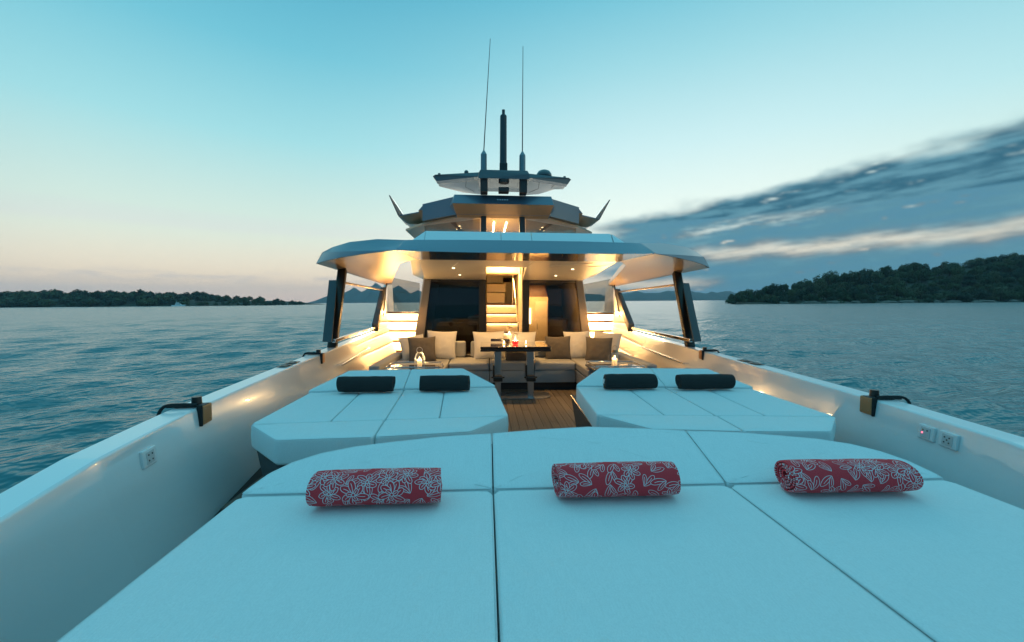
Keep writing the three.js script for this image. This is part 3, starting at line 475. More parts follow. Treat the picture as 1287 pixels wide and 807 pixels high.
/* flybridge and hardtop */
const fly = new THREE.Group(); fly.name = 'hardtop'; yacht.add(fly);
mesh('front_band', slab([V(-1.24, 4.2, 10.72), V(-1.27, 3.93, 10.5), V(1.27, 3.93, 10.5), V(1.24, 4.2, 10.72)], new THREE.Vector3(0, 0, -0.02)), M.silver, fly);
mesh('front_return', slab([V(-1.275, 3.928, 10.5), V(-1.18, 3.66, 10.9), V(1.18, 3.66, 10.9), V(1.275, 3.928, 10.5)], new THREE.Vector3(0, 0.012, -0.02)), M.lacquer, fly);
mesh('roof_slab', plan([[-1.2, 10.8], [1.2, 10.8], [2.2, 11.75], [2.2, 16.5], [-2.2, 16.5], [-2.2, 11.75]], 3.72, 4.18), M.silver, fly);
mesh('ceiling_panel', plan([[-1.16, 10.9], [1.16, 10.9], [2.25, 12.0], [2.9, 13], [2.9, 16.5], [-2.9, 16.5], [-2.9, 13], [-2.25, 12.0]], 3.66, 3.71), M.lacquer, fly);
mesh('upper_cap', slab([V(-1.05, 4.19, 10.85), V(1.05, 4.19, 10.85), V(0.8, 4.26, 11.0), V(-0.8, 4.26, 11.0)], new THREE.Vector3(0, 0, -1)), M.navy, fly);
for (const s of [-1, 1]) {
  const Q = (x, y, d) => V(s * x, y, d), fl = (r) => (s < 0 ? r.reverse() : r);
  mesh('corner_facet', sheet(fl([[Q(1.24, 4.2, 10.72), Q(1.4, 4.16, 11.25)], [Q(1.27, 3.93, 10.5), Q(1.42, 3.98, 11.1)], [Q(1.18, 3.66, 10.9), Q(1.36, 3.7, 11.4)]]), 0.2), M.silver, fly);
  mesh('shoulder_band', sheet(fl([[Q(1.38, 4.16, 11.22), Q(2.15, 4.18, 11.72)], [Q(1.4, 3.99, 11.08), Q(2.33, 4.03, 11.86)]]), 0.2), M.silver, fly);
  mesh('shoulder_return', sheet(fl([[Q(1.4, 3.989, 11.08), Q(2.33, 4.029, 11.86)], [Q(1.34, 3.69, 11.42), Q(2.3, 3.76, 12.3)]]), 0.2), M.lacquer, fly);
  mesh('shoulder_end', sheet(fl([[Q(2.15, 4.18, 11.72), Q(2.2, 4.18, 16.5)], [Q(2.33, 4.03, 11.86), Q(2.4, 4.03, 16.5)]]), 0.2), M.silver, fly);
  mesh('wing', slab([Q(2.3, 4.02, 11.95), Q(3.03, 4.06, 12.7), Q(3.05, 4.06, 16.3), Q(2.3, 4.02, 16.3)], new THREE.Vector3(0, -0.03, 0)), M.silver, fly);
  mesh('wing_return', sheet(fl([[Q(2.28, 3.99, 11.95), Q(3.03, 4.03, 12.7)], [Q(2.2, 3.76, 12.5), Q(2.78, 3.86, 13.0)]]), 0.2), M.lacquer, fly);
  mesh('wing_underside', sheet(fl([[Q(2.2, 3.759, 12.5), Q(2.78, 3.86, 13.0), Q(3.03, 4.0, 13.6)], [Q(2.2, 3.74, 16.3), Q(2.76, 3.8, 15.8), Q(3.0, 3.98, 15.0)]]), 0.7), M.underGrey, fly);
  mesh('winglet', slab([Q(3.03, 4.04, 12.7), Q(3.14, 4.47, 12.0), Q(3.16, 4.47, 12.25), Q(3.06, 4.04, 14.2)], new THREE.Vector3(s * 0.035, 0, 0)), M.silver, fly);
  mesh('winglet_root', slab([Q(3.03, 4.05, 12.69), Q(3.135, 4.46, 12.02), Q(2.90, 4.05, 12.66)], new THREE.Vector3(0, 0, -0.5)), M.underGrey, fly);
  mesh('post', beam(Q(0.5, 2.2, 10.55), Q(0.5, 3.7, 10.95), 0.14, 0.2, 0.02), M.dark, fly);
  mesh('windscreen_pane', slab([Q(0.6, 2.25, 10.5), Q(2.0, 2.25, 11.2), Q(2.2, 3.65, 12.1), Q(0.6, 3.65, 10.95)].map((p) => p), new THREE.Vector3(0, 0, -0.012)), M.tint, fly);
  mesh('ceiling_trim', [beam(Q(1.35, 3.652, 11.6), Q(0.95, 3.652, 15), 0.13, 0.01)], M.walnut, fly);
  for (let k = 0; k < 4; k++) mesh('downlight', new THREE.CylinderGeometry(0.03, 0.03, 0.012, 12).translate(s * (1.2 + 0.1 * (k % 2)), 3.655, -(12.1 + 0.17 * k)), M.ledSoft, fly);
}
for (const x of [-0.22, 0.12]) { mesh('led_strip', box(x - 0.02, x + 0.02, 3.643, 3.655, 11.4, 14.2), M.led, fly); area(V(x, 3.63, 12.8), V(x, 2, 12.8), 0.04, 2.8, 70); }
mesh('helm_console', [box(-1.5, 1.5, 2.23, 2.75, 11.2, 11.9, 0.05)], M.cream, fly);
mesh('helm_seat', [box(-0.9, 0.9, 2.75, 3.2, 13.4, 14.0, 0.08)], M.cream, fly);
mesh('added_led_uplight', box(-1.4, 1.4, 2.234, 2.25, 8.98, 9.02), M.led, fly); area(V(0, 2.27, 9.0), V(0, 3.9, 10.4), 2.8, 0.04, 34);  // added strip and lamp, unseen behind the coaming, to light the hardtop from below
// nameplate: faint raised lettering bar
mesh('emblem', [0, 1, 2, 3, 4].map((k) => box(-0.16 + k * 0.06, -0.125 + k * 0.06, 4.045, 4.075, 10.585, 10.60)), M.steel, fly);

/* mast arch, domes, antennas */
const arch = new THREE.Group(); arch.name = 'mast_arch'; yacht.add(arch);
mesh('centre_box', slab([V(-0.63, 4.5, 10.3), V(0.63, 4.5, 10.3), V(0.63, 4.62, 10.3), V(0.58, 4.72, 10.34), V(-0.58, 4.72, 10.34), V(-0.63, 4.62, 10.3)], new THREE.Vector3(0, 0, -1.2)), M.navy, arch);
for (const s of [-1, 1]) {
  const Q = (x, y, d) => V(s * x, y, d), fl = (r) => (s < 0 ? r.reverse() : r);
  mesh('leg', box(s * 0.4, s * 0.58, 4.18, 4.51, 10.35, 10.65, 0.02), M.dark, arch);
  mesh('wing', slab([Q(0.6, 4.60, 10.5), Q(0.6, 4.72, 10.55), Q(1.77, 4.80, 11.1), Q(1.84, 4.77, 11.15), Q(1.74, 4.63, 11.1)].map((p) => p), new THREE.Vector3(0, 0, -0.25)), M.navy, arch);
  mesh('wing_underside', sheet(fl([[Q(0.55, 4.60, 10.6), Q(1.1, 4.615, 10.85), Q(1.74, 4.635, 11.15)], [Q(0.55, 4.59, 11.5), Q(1.1, 4.61, 11.6), Q(1.72, 4.66, 11.7)], [Q(0.55, 4.6, 12.25), Q(1.1, 4.64, 12.2), Q(1.55, 4.74, 12.0)]]), 0.9), M.underGrey, arch);
  mesh('wing_top', sheet(fl([[Q(0.55, 4.71, 10.7), Q(1.77, 4.80, 11.2)], [Q(0.55, 4.71, 12.25), Q(1.6, 4.78, 12.0)]]), 0.9), M.navy, arch);
  mesh('seam', [beam(Q(0.95, 4.607, 10.9), Q(1.0, 4.61, 11.5), 0.012, 0.006), beam(Q(1.0, 4.606, 11.5), Q(0.78, 4.6, 11.9), 0.012, 0.006), beam(Q(1.4, 4.625, 11.1), Q(1.34, 4.635, 11.6), 0.012, 0.006)], M.dark, arch);
  mesh('nav_light', [new THREE.CylinderGeometry(0.035, 0.04, 0.08, 12).translate(s * 1.68, 4.84, -11.25)], M.dome, arch);
  const ap = mesh('antenna_base', new THREE.CylinderGeometry(0.088, 0.092, 0.55, 6).translate(s * 0.5, 5.0, -10.9), M.steelBlue, arch);
  mesh('antenna_tip', new THREE.CylinderGeometry(0.015, 0.088, 0.12, 6).translate(s * 0.5, 5.335, -10.9), M.steelBlue, ap);
  mesh('whip_antenna', bar(V(s * 0.5, 5.38, 10.9), s < 0 ? V(-0.34, 8.2, 10.9) : V(0.5, 8.05, 10.9), 0.016, 6, 0.007), M.mast, ap);
}
mesh('mast', [bar(V(0, 4.7, 10.8), V(0, 6.22, 10.8), 0.092, 16, 0.085), new THREE.SphereGeometry(0.085, 14, 8).scale(1, 0.6, 1).translate(0, 6.22, -10.8), bar(V(0, 6.22, 10.8), V(0, 6.38, 10.8), 0.04, 10)], M.mast, arch);
mesh('mast_fairing', box(-0.1, 0.1, 4.7, 5.0, 10.62, 10.7, 0.02), M.dark, arch);
mesh('horn', [bar(V(0, 4.42, 10.4), V(0, 4.5, 10.4), 0.13, 12), box(-0.13, 0.13, 4.2, 4.32, 10.36, 10.6, 0.02)], M.dark, arch);
const dome = mesh('radar_dome', new THREE.LatheGeometry([[0, 0.2], [0.08, 0.195], [0.15, 0.16], [0.195, 0.09], [0.2, 0.04], [0.19, 0.02], [0.17, 0]].map(([x, y]) => new THREE.Vector2(x, y)), 28), M.dome, arch); dome.position.copy(V(1.1, 4.78, 11.1)); dome.scale.setScalar(1.05);
mesh('camera_ball', [new THREE.SphereGeometry(0.06, 14, 10).translate(-0.95, 4.83, -10.95), bar(V(-0.95, 4.7, 10.95), V(-0.95, 4.8, 10.95), 0.03)], M.dome, arch);

/* ------------------------------------------------ cushions */
function roundPoly(pts, rad, step = 0.05) {
  const out = [], n = pts.length;
  for (let i = 0; i < n; i++) {
    const p = new THREE.Vector2(...pts[i]), a = new THREE.Vector2(...pts[(i + n - 1) % n]).sub(p), b = new THREE.Vector2(...pts[(i + 1) % n]).sub(p), la = a.length(), lb = b.length(), r = Math.min(rad, la * 0.4, lb * 0.4); a.normalize(); b.normalize();
    for (let k = 0; k <= 4; k++) { const t = k / 4, q = p.clone().addScaledVector(a, r * (1 - t) * (1 - t)).addScaledVector(b, r * t * t); out.push([q.x, q.y]); }
  }
  const res = [];
  for (let i = 0; i < out.length; i++) { const a = out[i], b = out[(i + 1) % out.length], l = Math.hypot(a[0] - b[0], a[1] - b[1]), k = Math.max(1, Math.ceil(l / step)); for (let t = 0; t < k; t++) res.push([lerp(a[0], b[0], t / k), lerp(a[1], b[1], t / k)]); }
  return res;
}
function cushion(pts, y0, top, opt = {}) {
  const { r = 0.015, puff = 0.008, rad = 0.03, wrinkle = 0.0026, seed = 0, pucker = 0.0012 } = opt;
  let P = roundPoly(pts, rad, 0.022); let area2 = 0; for (let i = 0; i < P.length; i++) { const a = P[i], b = P[(i + 1) % P.length]; area2 += a[0] * b[1] - b[0] * a[1]; }
  if (area2 < 0) P = P.reverse();
  const n = P.length, c = P.reduce((s, p) => [s[0] + p[0] / n, s[1] + p[1] / n], [0, 0]);
  const nor = P.map((p, i) => { const a = P[(i + n - 1) % n], b = P[(i + 1) % n], x = b[0] - a[0], y = b[1] - a[1], l = Math.hypot(x, y) || 1; return [y / l, -x / l]; });   // outward
  const tp = typeof top === 'number' ? () => top : top, rings = [];
  const wr = (x, d) => wrinkle * (fbm2(x * 2.6 + seed, d * 2.6, 3) + 0.6 * fbm2(x * 7 + seed, d * 2 + seed, 2));
  const ring = (inset, y) => rings.push(P.map((p, i) => { const x = p[0] - nor[i][0] * inset, d = p[1] - nor[i][1] * inset; return V(x, y(x, d), d); }));
  ring(r, () => y0); ring(r * 0.25, () => y0 + r * 0.25); ring(0, () => y0 + r);
  ring(-0.003, (x, d) => lerp(y0, tp(x, d), 0.55)); 
  for (const a of [0, 0.25, 0.5, 0.75, 1]) { const t = a * Math.PI / 2; ring(r * (1 - Math.cos(t)), (x, d) => tp(x, d) - r + r * Math.sin(t)); }
  for (const s of [0.05, 0.11, 0.2, 0.32, 0.46, 0.62, 0.8, 0.94]) rings.push(rings[8].map((v) => { const x = lerp(v.x, c[0], s), d = lerp(-v.z, c[1], s); return V(x, tp(x, d) + puff * (1 - Math.pow(1 - s, 5)) + wr(x, d) * Math.min(1, s * 8) + pucker * noise2(x * 24 + seed, d * 9) * Math.pow(1 - s, 5), d); }));
  const pos = [], uv = [], idx = [], R = rings.length;
  let per = 0; rings.forEach((rg, i) => rg.forEach((v) => { pos.push(v.x, v.y, v.z); if (i < 5) uv.push(v.x + v.z * 0.7, v.y + v.z * 0.3); else uv.push(v.x, v.z + v.y); }));
  pos.push(c[0], tp(...c) + puff, -c[1]); uv.push(c[0], -c[1]);
  for (let i = 0; i + 1 < R; i++) for (let j = 0; j < n; j++) { const k = (j + 1) % n; idx.push(i * n + j, (i + 1) * n + k, i * n + k, i * n + j, (i + 1) * n + j, (i + 1) * n + k); }
  for (let j = 0; j < n; j++) idx.push((R - 1) * n + j, R * n, (R - 1) * n + (j + 1) % n);
  const bot = rings[0]; pos.push(c[0], y0, -c[1]); uv.push(0, 0); for (let j = 0; j < n; j++) idx.push(j, (j + 1) % n, R * n + 1);
  const g = new THREE.BufferGeometry(); g.setAttribute('position', new THREE.Float32BufferAttribute(pos, 3)); g.setAttribute('uv', new THREE.Float32BufferAttribute(uv, 2)); g.setIndex(idx); g.computeVertexNormals();
  const curve = new THREE.CatmullRomCurve3(rings[6].filter((v, i) => i % 2 === 0), true, 'centripetal'); g.userData.piping = new THREE.TubeGeometry(curve, Math.min(220, Math.round(n * 0.7)), 0.0032, 5, true); return g;
}
function pad(name, g, label, category, group) { const m = mesh(name, g, M.cushion); tag(m, label, category, group); mesh('piping', g.userData.piping, M.cushion, m); return m; }
const G = 0.0024;                                         // half the seam between cushions
// front sunpad, three wide
const fx = [-1.245, -0.414, 0.414, 1.245];
const side3 = ['beside the bulwark with a single socket', 'between two others, in the middle of the sunpad', 'beside the bulwark with two sockets'];
const edgeT = [[0, 1.739], [0.2, 1.725], [0.415, 1.703], [0.62, 1.687], [0.8, 1.66], [0.95, 1.633], [1.07, 1.595], [1.15, 1.548], [1.205, 1.492], [1.235, 1.43], [1.245, 1.4]], edgeD = (x) => table(edgeT, Math.abs(x));
for (let i = 0; i < 3; i++) {
  const a = fx[i] + (i ? G : 0), b = fx[i + 1] - (i < 2 ? G : 0);
  pad('mattress', cushion([[a, -0.7], [b, -0.7], [b, 1.385], [a, 1.385]], 0.665, 0.812, { seed: i * 7, puff: 0.006, r: 0.010 }), 'long pale blue mattress ' + side3[i], 'mattress', 'mattresses of the wide sunpad');
  const pts = [[a, 1.395]]; for (let k = 0; k <= 24; k++) { let t = k / 24; if (i === 0) t = 1 - Math.pow(1 - t, 1.6) ; if (i === 0) t = Math.pow(k / 24, 2.2); if (i === 2) t = 1 - Math.pow(1 - k / 24, 2.2); const x = lerp(a, b, t); pts.push([x, Math.max(edgeD(x), 1.405)]); } pts.push([b, 1.395]);
  const top = (x, d) => 0.815 + 0.307 * Math.max(0, d - 1.395);
  pad('headrest', cushion(pts, 0.665, top, { seed: i * 5 + 40, puff: 0.0008, rad: 0.003, r: 0.009 }), ['curved pale blue wedge headrest nearest the single socket', 'pale blue wedge headrest between two curved headrests', 'curved pale blue wedge headrest nearest the two sockets'][i], 'headrest', 'headrests of the wide sunpad');
}
// the two sunpads behind, eight cushions each
for (const s of [-1, 1]) {
  const side = s < 0 ? 'smaller sunpad by the single-socket bulwark' : 'smaller sunpad by the two-socket bulwark', gr = s < 0 ? 'cushions of the sunpad on the single-socket side' : 'cushions of the sunpad on the two-socket side';
  const X = (pts) => pts.map(([x, d]) => [s * x, d]);
  const xa = (d) => lerp(0.295, 0.357, (d - 2.64) / 0.92), xb = (d) => lerp(0.735, 0.79, (d - 2.64) / 0.92), xc = (d) => lerp(1.066, 1.12, (d - 2.6) / 0.9), xd = (d) => lerp(1.39, 1.447, (d - 2.58) / 0.8), xe = (d) => lerp(1.842, 1.855, (d - 2.54) / 0.9);
  const db = (x) => 3.60 - 0.10 * x, df = (x) => 2.672 - 0.072 * x;
  const cols = [[xa, xb, 0, 0, 'along the gangway'], [xb, xc, 0, 1, 'second from the gangway'], [xc, xd, 1, 0, 'second from the bulwark'], [xd, xe, 0, 0, 'along the bulwark']];
  cols.forEach(([f, g, , , w], i) => { const gl = i ? G * 0.7 : 0, gr2 = i < 3 ? G * 0.7 : 0; const p = [[f(3.5) + gl, db(f(3.5)) - 0.006], [f(2.6) + gl, df(f(2.6)) + 0.006], [g(2.6) - gr2, df(g(2.6)) + 0.006], [g(3.5) - gr2, db(g(3.5)) - 0.006]]; pad('cushion', cushion(X(p), 0.582, 0.72, { seed: i * 3 + 9 + s, puff: 0.006, rad: 0.02 }), 'flat pale blue cushion ' + w + ', ' + side, 'cushion', gr); });
  pad('foot_cushion', cushion(X([[0.297, df(0.3) - 0.006], [0.525, 2.335], [1.045 - G, 2.265], [1.066 - G, df(1.06) - 0.006]]), 0.582, 0.722, { seed: 60 + s, puff: 0.006, rad: 0.025 }), 'angled blue foot cushion, gangway corner, ' + side, 'cushion', gr);
  pad('foot_cushion', cushion(X([[1.066 + G, df(1.07) - 0.006], [1.045 + G, 2.263], [1.55, 2.235], [1.842, df(1.84) - 0.006]]), 0.582, 0.722, { seed: 66 + s, puff: 0.006, rad: 0.025 }), 'angled blue foot cushion, bulwark corner, ' + side, 'cushion', gr);
  const hrTop = (x, d) => 0.73 + 0.315 * Math.max(0, d - db(Math.abs(x)));
  const hr = (x0, x1) => { const b = (x) => Math.min(0.345, 1.15 * (x - 0.345), 1.6 * (1.885 - x)), p = [[x0, db(x0) + G]]; p.push([x1, db(x1) + G]); for (const x of [x1, ...[1.66, 1.4, 1.0, 0.655].filter((q) => q > x0 && q < x1), x0]) p.push([x, db(x) + Math.max(0.02, b(x))]); return p; };
  pad('headrest', cushion(X(hr(0.36, 1.125 - G)), 0.582, hrTop, { seed: 70, puff: 0.003, rad: 0.004, r: 0.010 }), 'pale blue wedge headrest on the gangway side, ' + side, 'headrest', gr);
  pad('headrest', cushion(X(hr(1.125 + G, 1.87)), 0.582, hrTop, { seed: 75, puff: 0.003, rad: 0.004, r: 0.010 }), 'pale blue wedge headrest on the bulwark side, ' + side, 'headrest', gr);
}

/* ------------------------------------------------ rolled towels */
function roll(L, rx, ry, turns, th, seed, pitch = 0.13) {              // a strip rolled to a spiral about the x axis, lying on y = 0
  const N = Math.round(turns * 30), K = 22, pos = [], uv = [], idx = []; let arc = 0; const path = [];
  for (let i = 0; i <= N; i++) { const t = i / N, a = TAU * turns * (1 - t) - 1.9, k = 1 - (1 - t) * turns * pitch; path.push([a, k]); }
  const pt = (i, off) => { const [a, k] = path[i]; return [Math.cos(a) * (rx * k + off), ry + Math.sin(a) * (ry * k + off)]; };
  const row = (K + 1);
  for (let layer = 0; layer < 2; layer++) { arc = 0; for (let i = 0; i <= N; i++) { const [z0, y0] = pt(i, layer ? -th : 0); if (i) { const [za, ya] = pt(i - 1, 0), [zb, yb] = pt(i, 0); arc += Math.hypot(za - zb, ya - yb); }
    for (let j = 0; j <= K; j++) { const u = j / K, x = (u - 0.5) * L, e = Math.pow(Math.abs(2 * u - 1), 8), sh = 0.006 * Math.sin(i * 0.21 + seed) * (u > 0.5 ? 1 : -1) * e, w = 1 + 0.035 * fbm2(x * 7 + seed, i * 0.05, 2) - 0.05 * e; pos.push(x + sh, ry + (y0 - ry) * w, z0 * w); uv.push(x, arc); } } }
  const S = (N + 1) * row;
  for (let i = 0; i < N; i++) for (let j = 0; j < K; j++) { const a = i * row + j, b = a + 1, c = a + row, d = c + 1; idx.push(a, c, b, b, c, d, S + a, S + b, S + c, S + b, S + d, S + c); }
  for (let i = 0; i < N; i++) for (const j of [0, K]) { const a = i * row + j, c = a + row; if (j) idx.push(a, c, S + a, c, S + c, S + a); else idx.push(a, S + a, c, c, S + a, S + c); }
  for (let j = 0; j < K; j++) { const a = N * row + j; idx.push(a, S + a, a + 1, a + 1, S + a, S + a + 1); }
  const g = new THREE.BufferGeometry(); g.setAttribute('position', new THREE.Float32BufferAttribute(pos, 3)); g.setAttribute('uv', new THREE.Float32BufferAttribute(uv, 2)); g.setIndex(idx);
  const q = toCreasedNormals(g, 0.9); return q;
}
const floral = (() => {
  const c = document.createElement('canvas'); c.width = 1024; c.height = 1024; const x = c.getContext('2d'), r = seeded(17), base = '#e23a44', line = '#e2dadc';
  x.fillStyle = base; x.fillRect(0, 0, 1024, 1024); x.strokeStyle = line; x.lineJoin = 'round'; x.lineCap = 'round';
  const petal = (px, py, a, l, w) => { x.save(); x.translate(px, py); x.rotate(a); x.beginPath(); x.moveTo(0, 0); x.bezierCurveTo(l * 0.2, -w, l * 0.8, -w * 1.1, l, -w * 0.15); x.bezierCurveTo(l * 1.02, w * 0.2, l * 0.85, w * 1.1, 0, 0); x.fill(); x.stroke(); x.beginPath(); x.moveTo(l * 0.12, 0); x.quadraticCurveTo(l * 0.5, -w * 0.25, l * 0.75, 0); x.stroke(); x.restore(); };
  const flower = (px, py, R, a) => { const n = 6 + Math.floor(a * 3), o = a * TAU; x.lineWidth = 4.6; for (let i = 0; i < n; i++) petal(px, py, o + i / n * TAU + 0.15 * Math.sin(i * 5 + a * 9), R * (1 + 0.14 * Math.sin(i * 3 + a * 20)), R * 0.36); for (let i = 0; i < 3; i++) petal(px, py, o + 0.4 + i / 3 * TAU, R * 0.5, R * 0.24); x.beginPath(); x.arc(px, py, R * 0.12, 0, TAU); x.fill(); x.stroke(); };
  const leaf = (px, py, a, l) => { x.lineWidth = 4.2; petal(px, py, a, l, l * 0.26); petal(px, py, a + 0.7, l * 0.75, l * 0.2); };
  const spots = [], far = (px, py, m) => spots.every((q) => { const ax = Math.abs(q[0] - px), ay = Math.abs(q[1] - py); return Math.hypot(Math.min(ax, 1024 - ax), Math.min(ay, 1024 - ay)) > m; });
  const wrap = (px, py, f) => { for (const ox of [-1024, 0, 1024]) for (const oy of [-1024, 0, 1024]) if (px + ox > -200 && px + ox < 1224 && py + oy > -200 && py + oy < 1224) f(px + ox, py + oy); };
  for (let i = 0; i < 4000 && spots.length < 130; i++) { const px = r() * 1024, py = r() * 1024; if (far(px, py, 96)) spots.push([px, py, r(), r()]); }
  for (const [px, py, k, a] of spots.filter((q) => q[2] >= 0.4)) wrap(px, py, (X, Y) => leaf(X - 35 * Math.cos(a * TAU), Y - 35 * Math.sin(a * TAU), a * TAU, 100 + 40 * k));
  for (const [px, py, k, a] of spots.filter((q) => q[2] < 0.4)) wrap(px, py, (X, Y) => flower(X, Y, 78 + 70 * k, a));
  const t = new THREE.CanvasTexture(c); t.wrapS = t.wrapT = THREE.RepeatWrapping; t.colorSpace = THREE.SRGBColorSpace; t.repeat.set(2.5, 2.5); return t;
})();
M.coral = [0, 0.37, 0.71].map((o) => { const t = floral.clone(); t.offset.set(o, o * 0.6); t.needsUpdate = true; return phy({ color: rgb(1), map: t, roughness: 1, sheen: 0.3, sheenRoughness: 0.7, sheenColor: rgb(0.3, 0.2, 0.2), bumpMap: rep(terry, 10), bumpScale: 0.0025 }); });
[[-0.775, 1.305, 0.385, 0.07, 0.054, 0.01, 'coral floral rolled towel on the mattress beside the single socket'], [-0.012, 1.32, 0.395, 0.072, 0.054, 0.0, 'coral floral rolled towel on the middle mattress of the wide sunpad'], [0.775, 1.31, 0.41, 0.075, 0.053, -0.03, 'coral floral rolled towel on the mattress beside the two sockets']].forEach(([x, d, L, rx, ry, turn, label], i) => {
  const m = mesh('rolled_towel', roll(L, rx, ry, 4.4, 0.0065, i * 3 + 1, 0.175), M.coral[i]); m.position.copy(V(x, 0.82, d)); m.rotation.y = turn; if (i === 2) m.scale.x = 1; tag(m, label, 'towel', 'coral towels');
});
[[-1.395, 3.37, 0.43, 'dark rolled towel by the bulwark on the single-socket side'], [-0.775, 3.39, 0.40, 'dark rolled towel by the gangway on the single-socket side'], [0.775, 3.41, 0.43, 'dark rolled towel with a white tag by the gangway on the two-socket side'], [1.41, 3.37, 0.46, 'dark rolled towel by the bulwark on the two-socket side']].forEach(([x, d, L, label], i) => {
  const o = thing('rolled_bath_towel', label, 'towel', V(x, 0.73, d), 0, 'dark towels'); const m = mesh('roll', roll(L, 0.075, 0.067, 4, 0.011, i * 2 + 5, 0.19), M.towelDark, o);
  if (i === 2) mesh('care_tag', box(-0.222, -0.216, 0.045, 0.085, -0.012, 0.014), M.towelTag, o);
});

/* ------------------------------------------------ fender hangers on the bulwarks */
function hanger(s, d, k, label) {
  const x = beamAt(d), o = thing('fender_hanger', label, 'fender hook', V(s * x, 0.815, d), -s * 0.14, 'fender hangers clipped over the bulwarks');
  mesh('leather_pad', [new RoundedBoxGeometry(0.026 * k, 0.115 * k, 0.105 * k, 3, 0.008).translate(s * -0.016, -0.045, 0)], M.leather, o);
  mesh('rivet', [[0.03, 0.03], [0.03, -0.03], [-0.035, 0.03], [-0.035, -0.03]].map(([a, b]) => new THREE.SphereGeometry(0.005, 8, 6).translate(s * -0.027, a - 0.04, b)), M.bronze, o);
  mesh('edge_stitching', [new RoundedBoxGeometry(0.03 * k, 0.125 * k, 0.012, 2, 0.004).translate(s * -0.012, -0.045, 0.056 * k)], M.rope, o);
  mesh('bracket', [new RoundedBoxGeometry(0.20, 0.012, 0.07 * k, 2, 0.004).translate(s * 0.075, 0.01, 0)], M.dark, o);
  mesh('knob', [new THREE.CylinderGeometry(0.025 * k, 0.028 * k, 0.045, 16).translate(s * 0.035, 0.036, -0.012)], M.darkMetal, o);
  mesh('strap', tube([new THREE.Vector3(s * 0.0, 0.022, 0.05 * k), new THREE.Vector3(s * 0.08, 0.027, 0.055 * k), new THREE.Vector3(s * 0.16, 0.024, 0.075 * k), new THREE.Vector3(s * 0.185, -0.02, 0.085 * k), new THREE.Vector3(s * 0.19, -0.3, 0.085 * k)], 0.009, 30, 8), M.rope, o);
}
hanger(-1, 2.6, 1, 'large leather and rope fender hanger beyond the single socket'); hanger(1, 2.62, 1, 'large leather and rope fender hanger beyond the two sockets');
hanger(-1, 5.15, 1, 'fender hanger beside the side window on the single-socket bulwark'); hanger(1, 5.35, 1, 'fender hanger beside the side window on the two-socket bulwark');

/* ------------------------------------------------ sofa, pillows, table */
{
  const o = thing('sofa', 'U-shaped grey upholstered cockpit sofa on a dark plinth', 'sofa');
  mesh('plinth', [box(-1.95, 1.95, 0, 0.14, 6.85, 7.7), box(-1.95, -1.15, 0, 0.14, 5.9, 6.85), box(1.15, 1.95, 0, 0.14, 5.9, 6.85)], M.dark, o);
  for (const [a, b] of [[-1.045, -0.38], [-0.37, 0.35], [0.36, 1.045]]) { mesh('seat_base', box(a, b, 0.14, 0.34, 6.74, 7.6, 0.012), M.sofa, o); mesh('seat_cushion', box(a, b, 0.342, 0.475, 6.72, 7.45, 0.03), M.sofa, o); }
  for (const s of [-1, 1]) { mesh('seat_base', box(s * 1.055, s * 1.93, 0.14, 0.34, 5.95, 7.6, 0.012), M.sofa, o); mesh('seat_cushion', box(s * 1.055, s * 1.93, 0.342, 0.475, 5.93, 7.45, 0.03), M.sofa, o); mesh('arm_back', box(s * 1.94, s * 2.1, 0.14, 0.55, 5.95, 7.6, 0.03), M.sofa, o); }
  for (const [a, b] of [[-1.9, -1.15], [-1.14, -0.8], [-0.71, 0.7], [0.71, 1.14], [1.15, 1.9]]) mesh('back_cushion', box(a, b, 0.476, 0.755, 7.42, 7.6, 0.035), M.sofa, o);
  mesh('back_panel', box(-2.0, 2.0, 0, 0.5, 7.605, 7.68, 0.01), M.pillowDark, o);
}
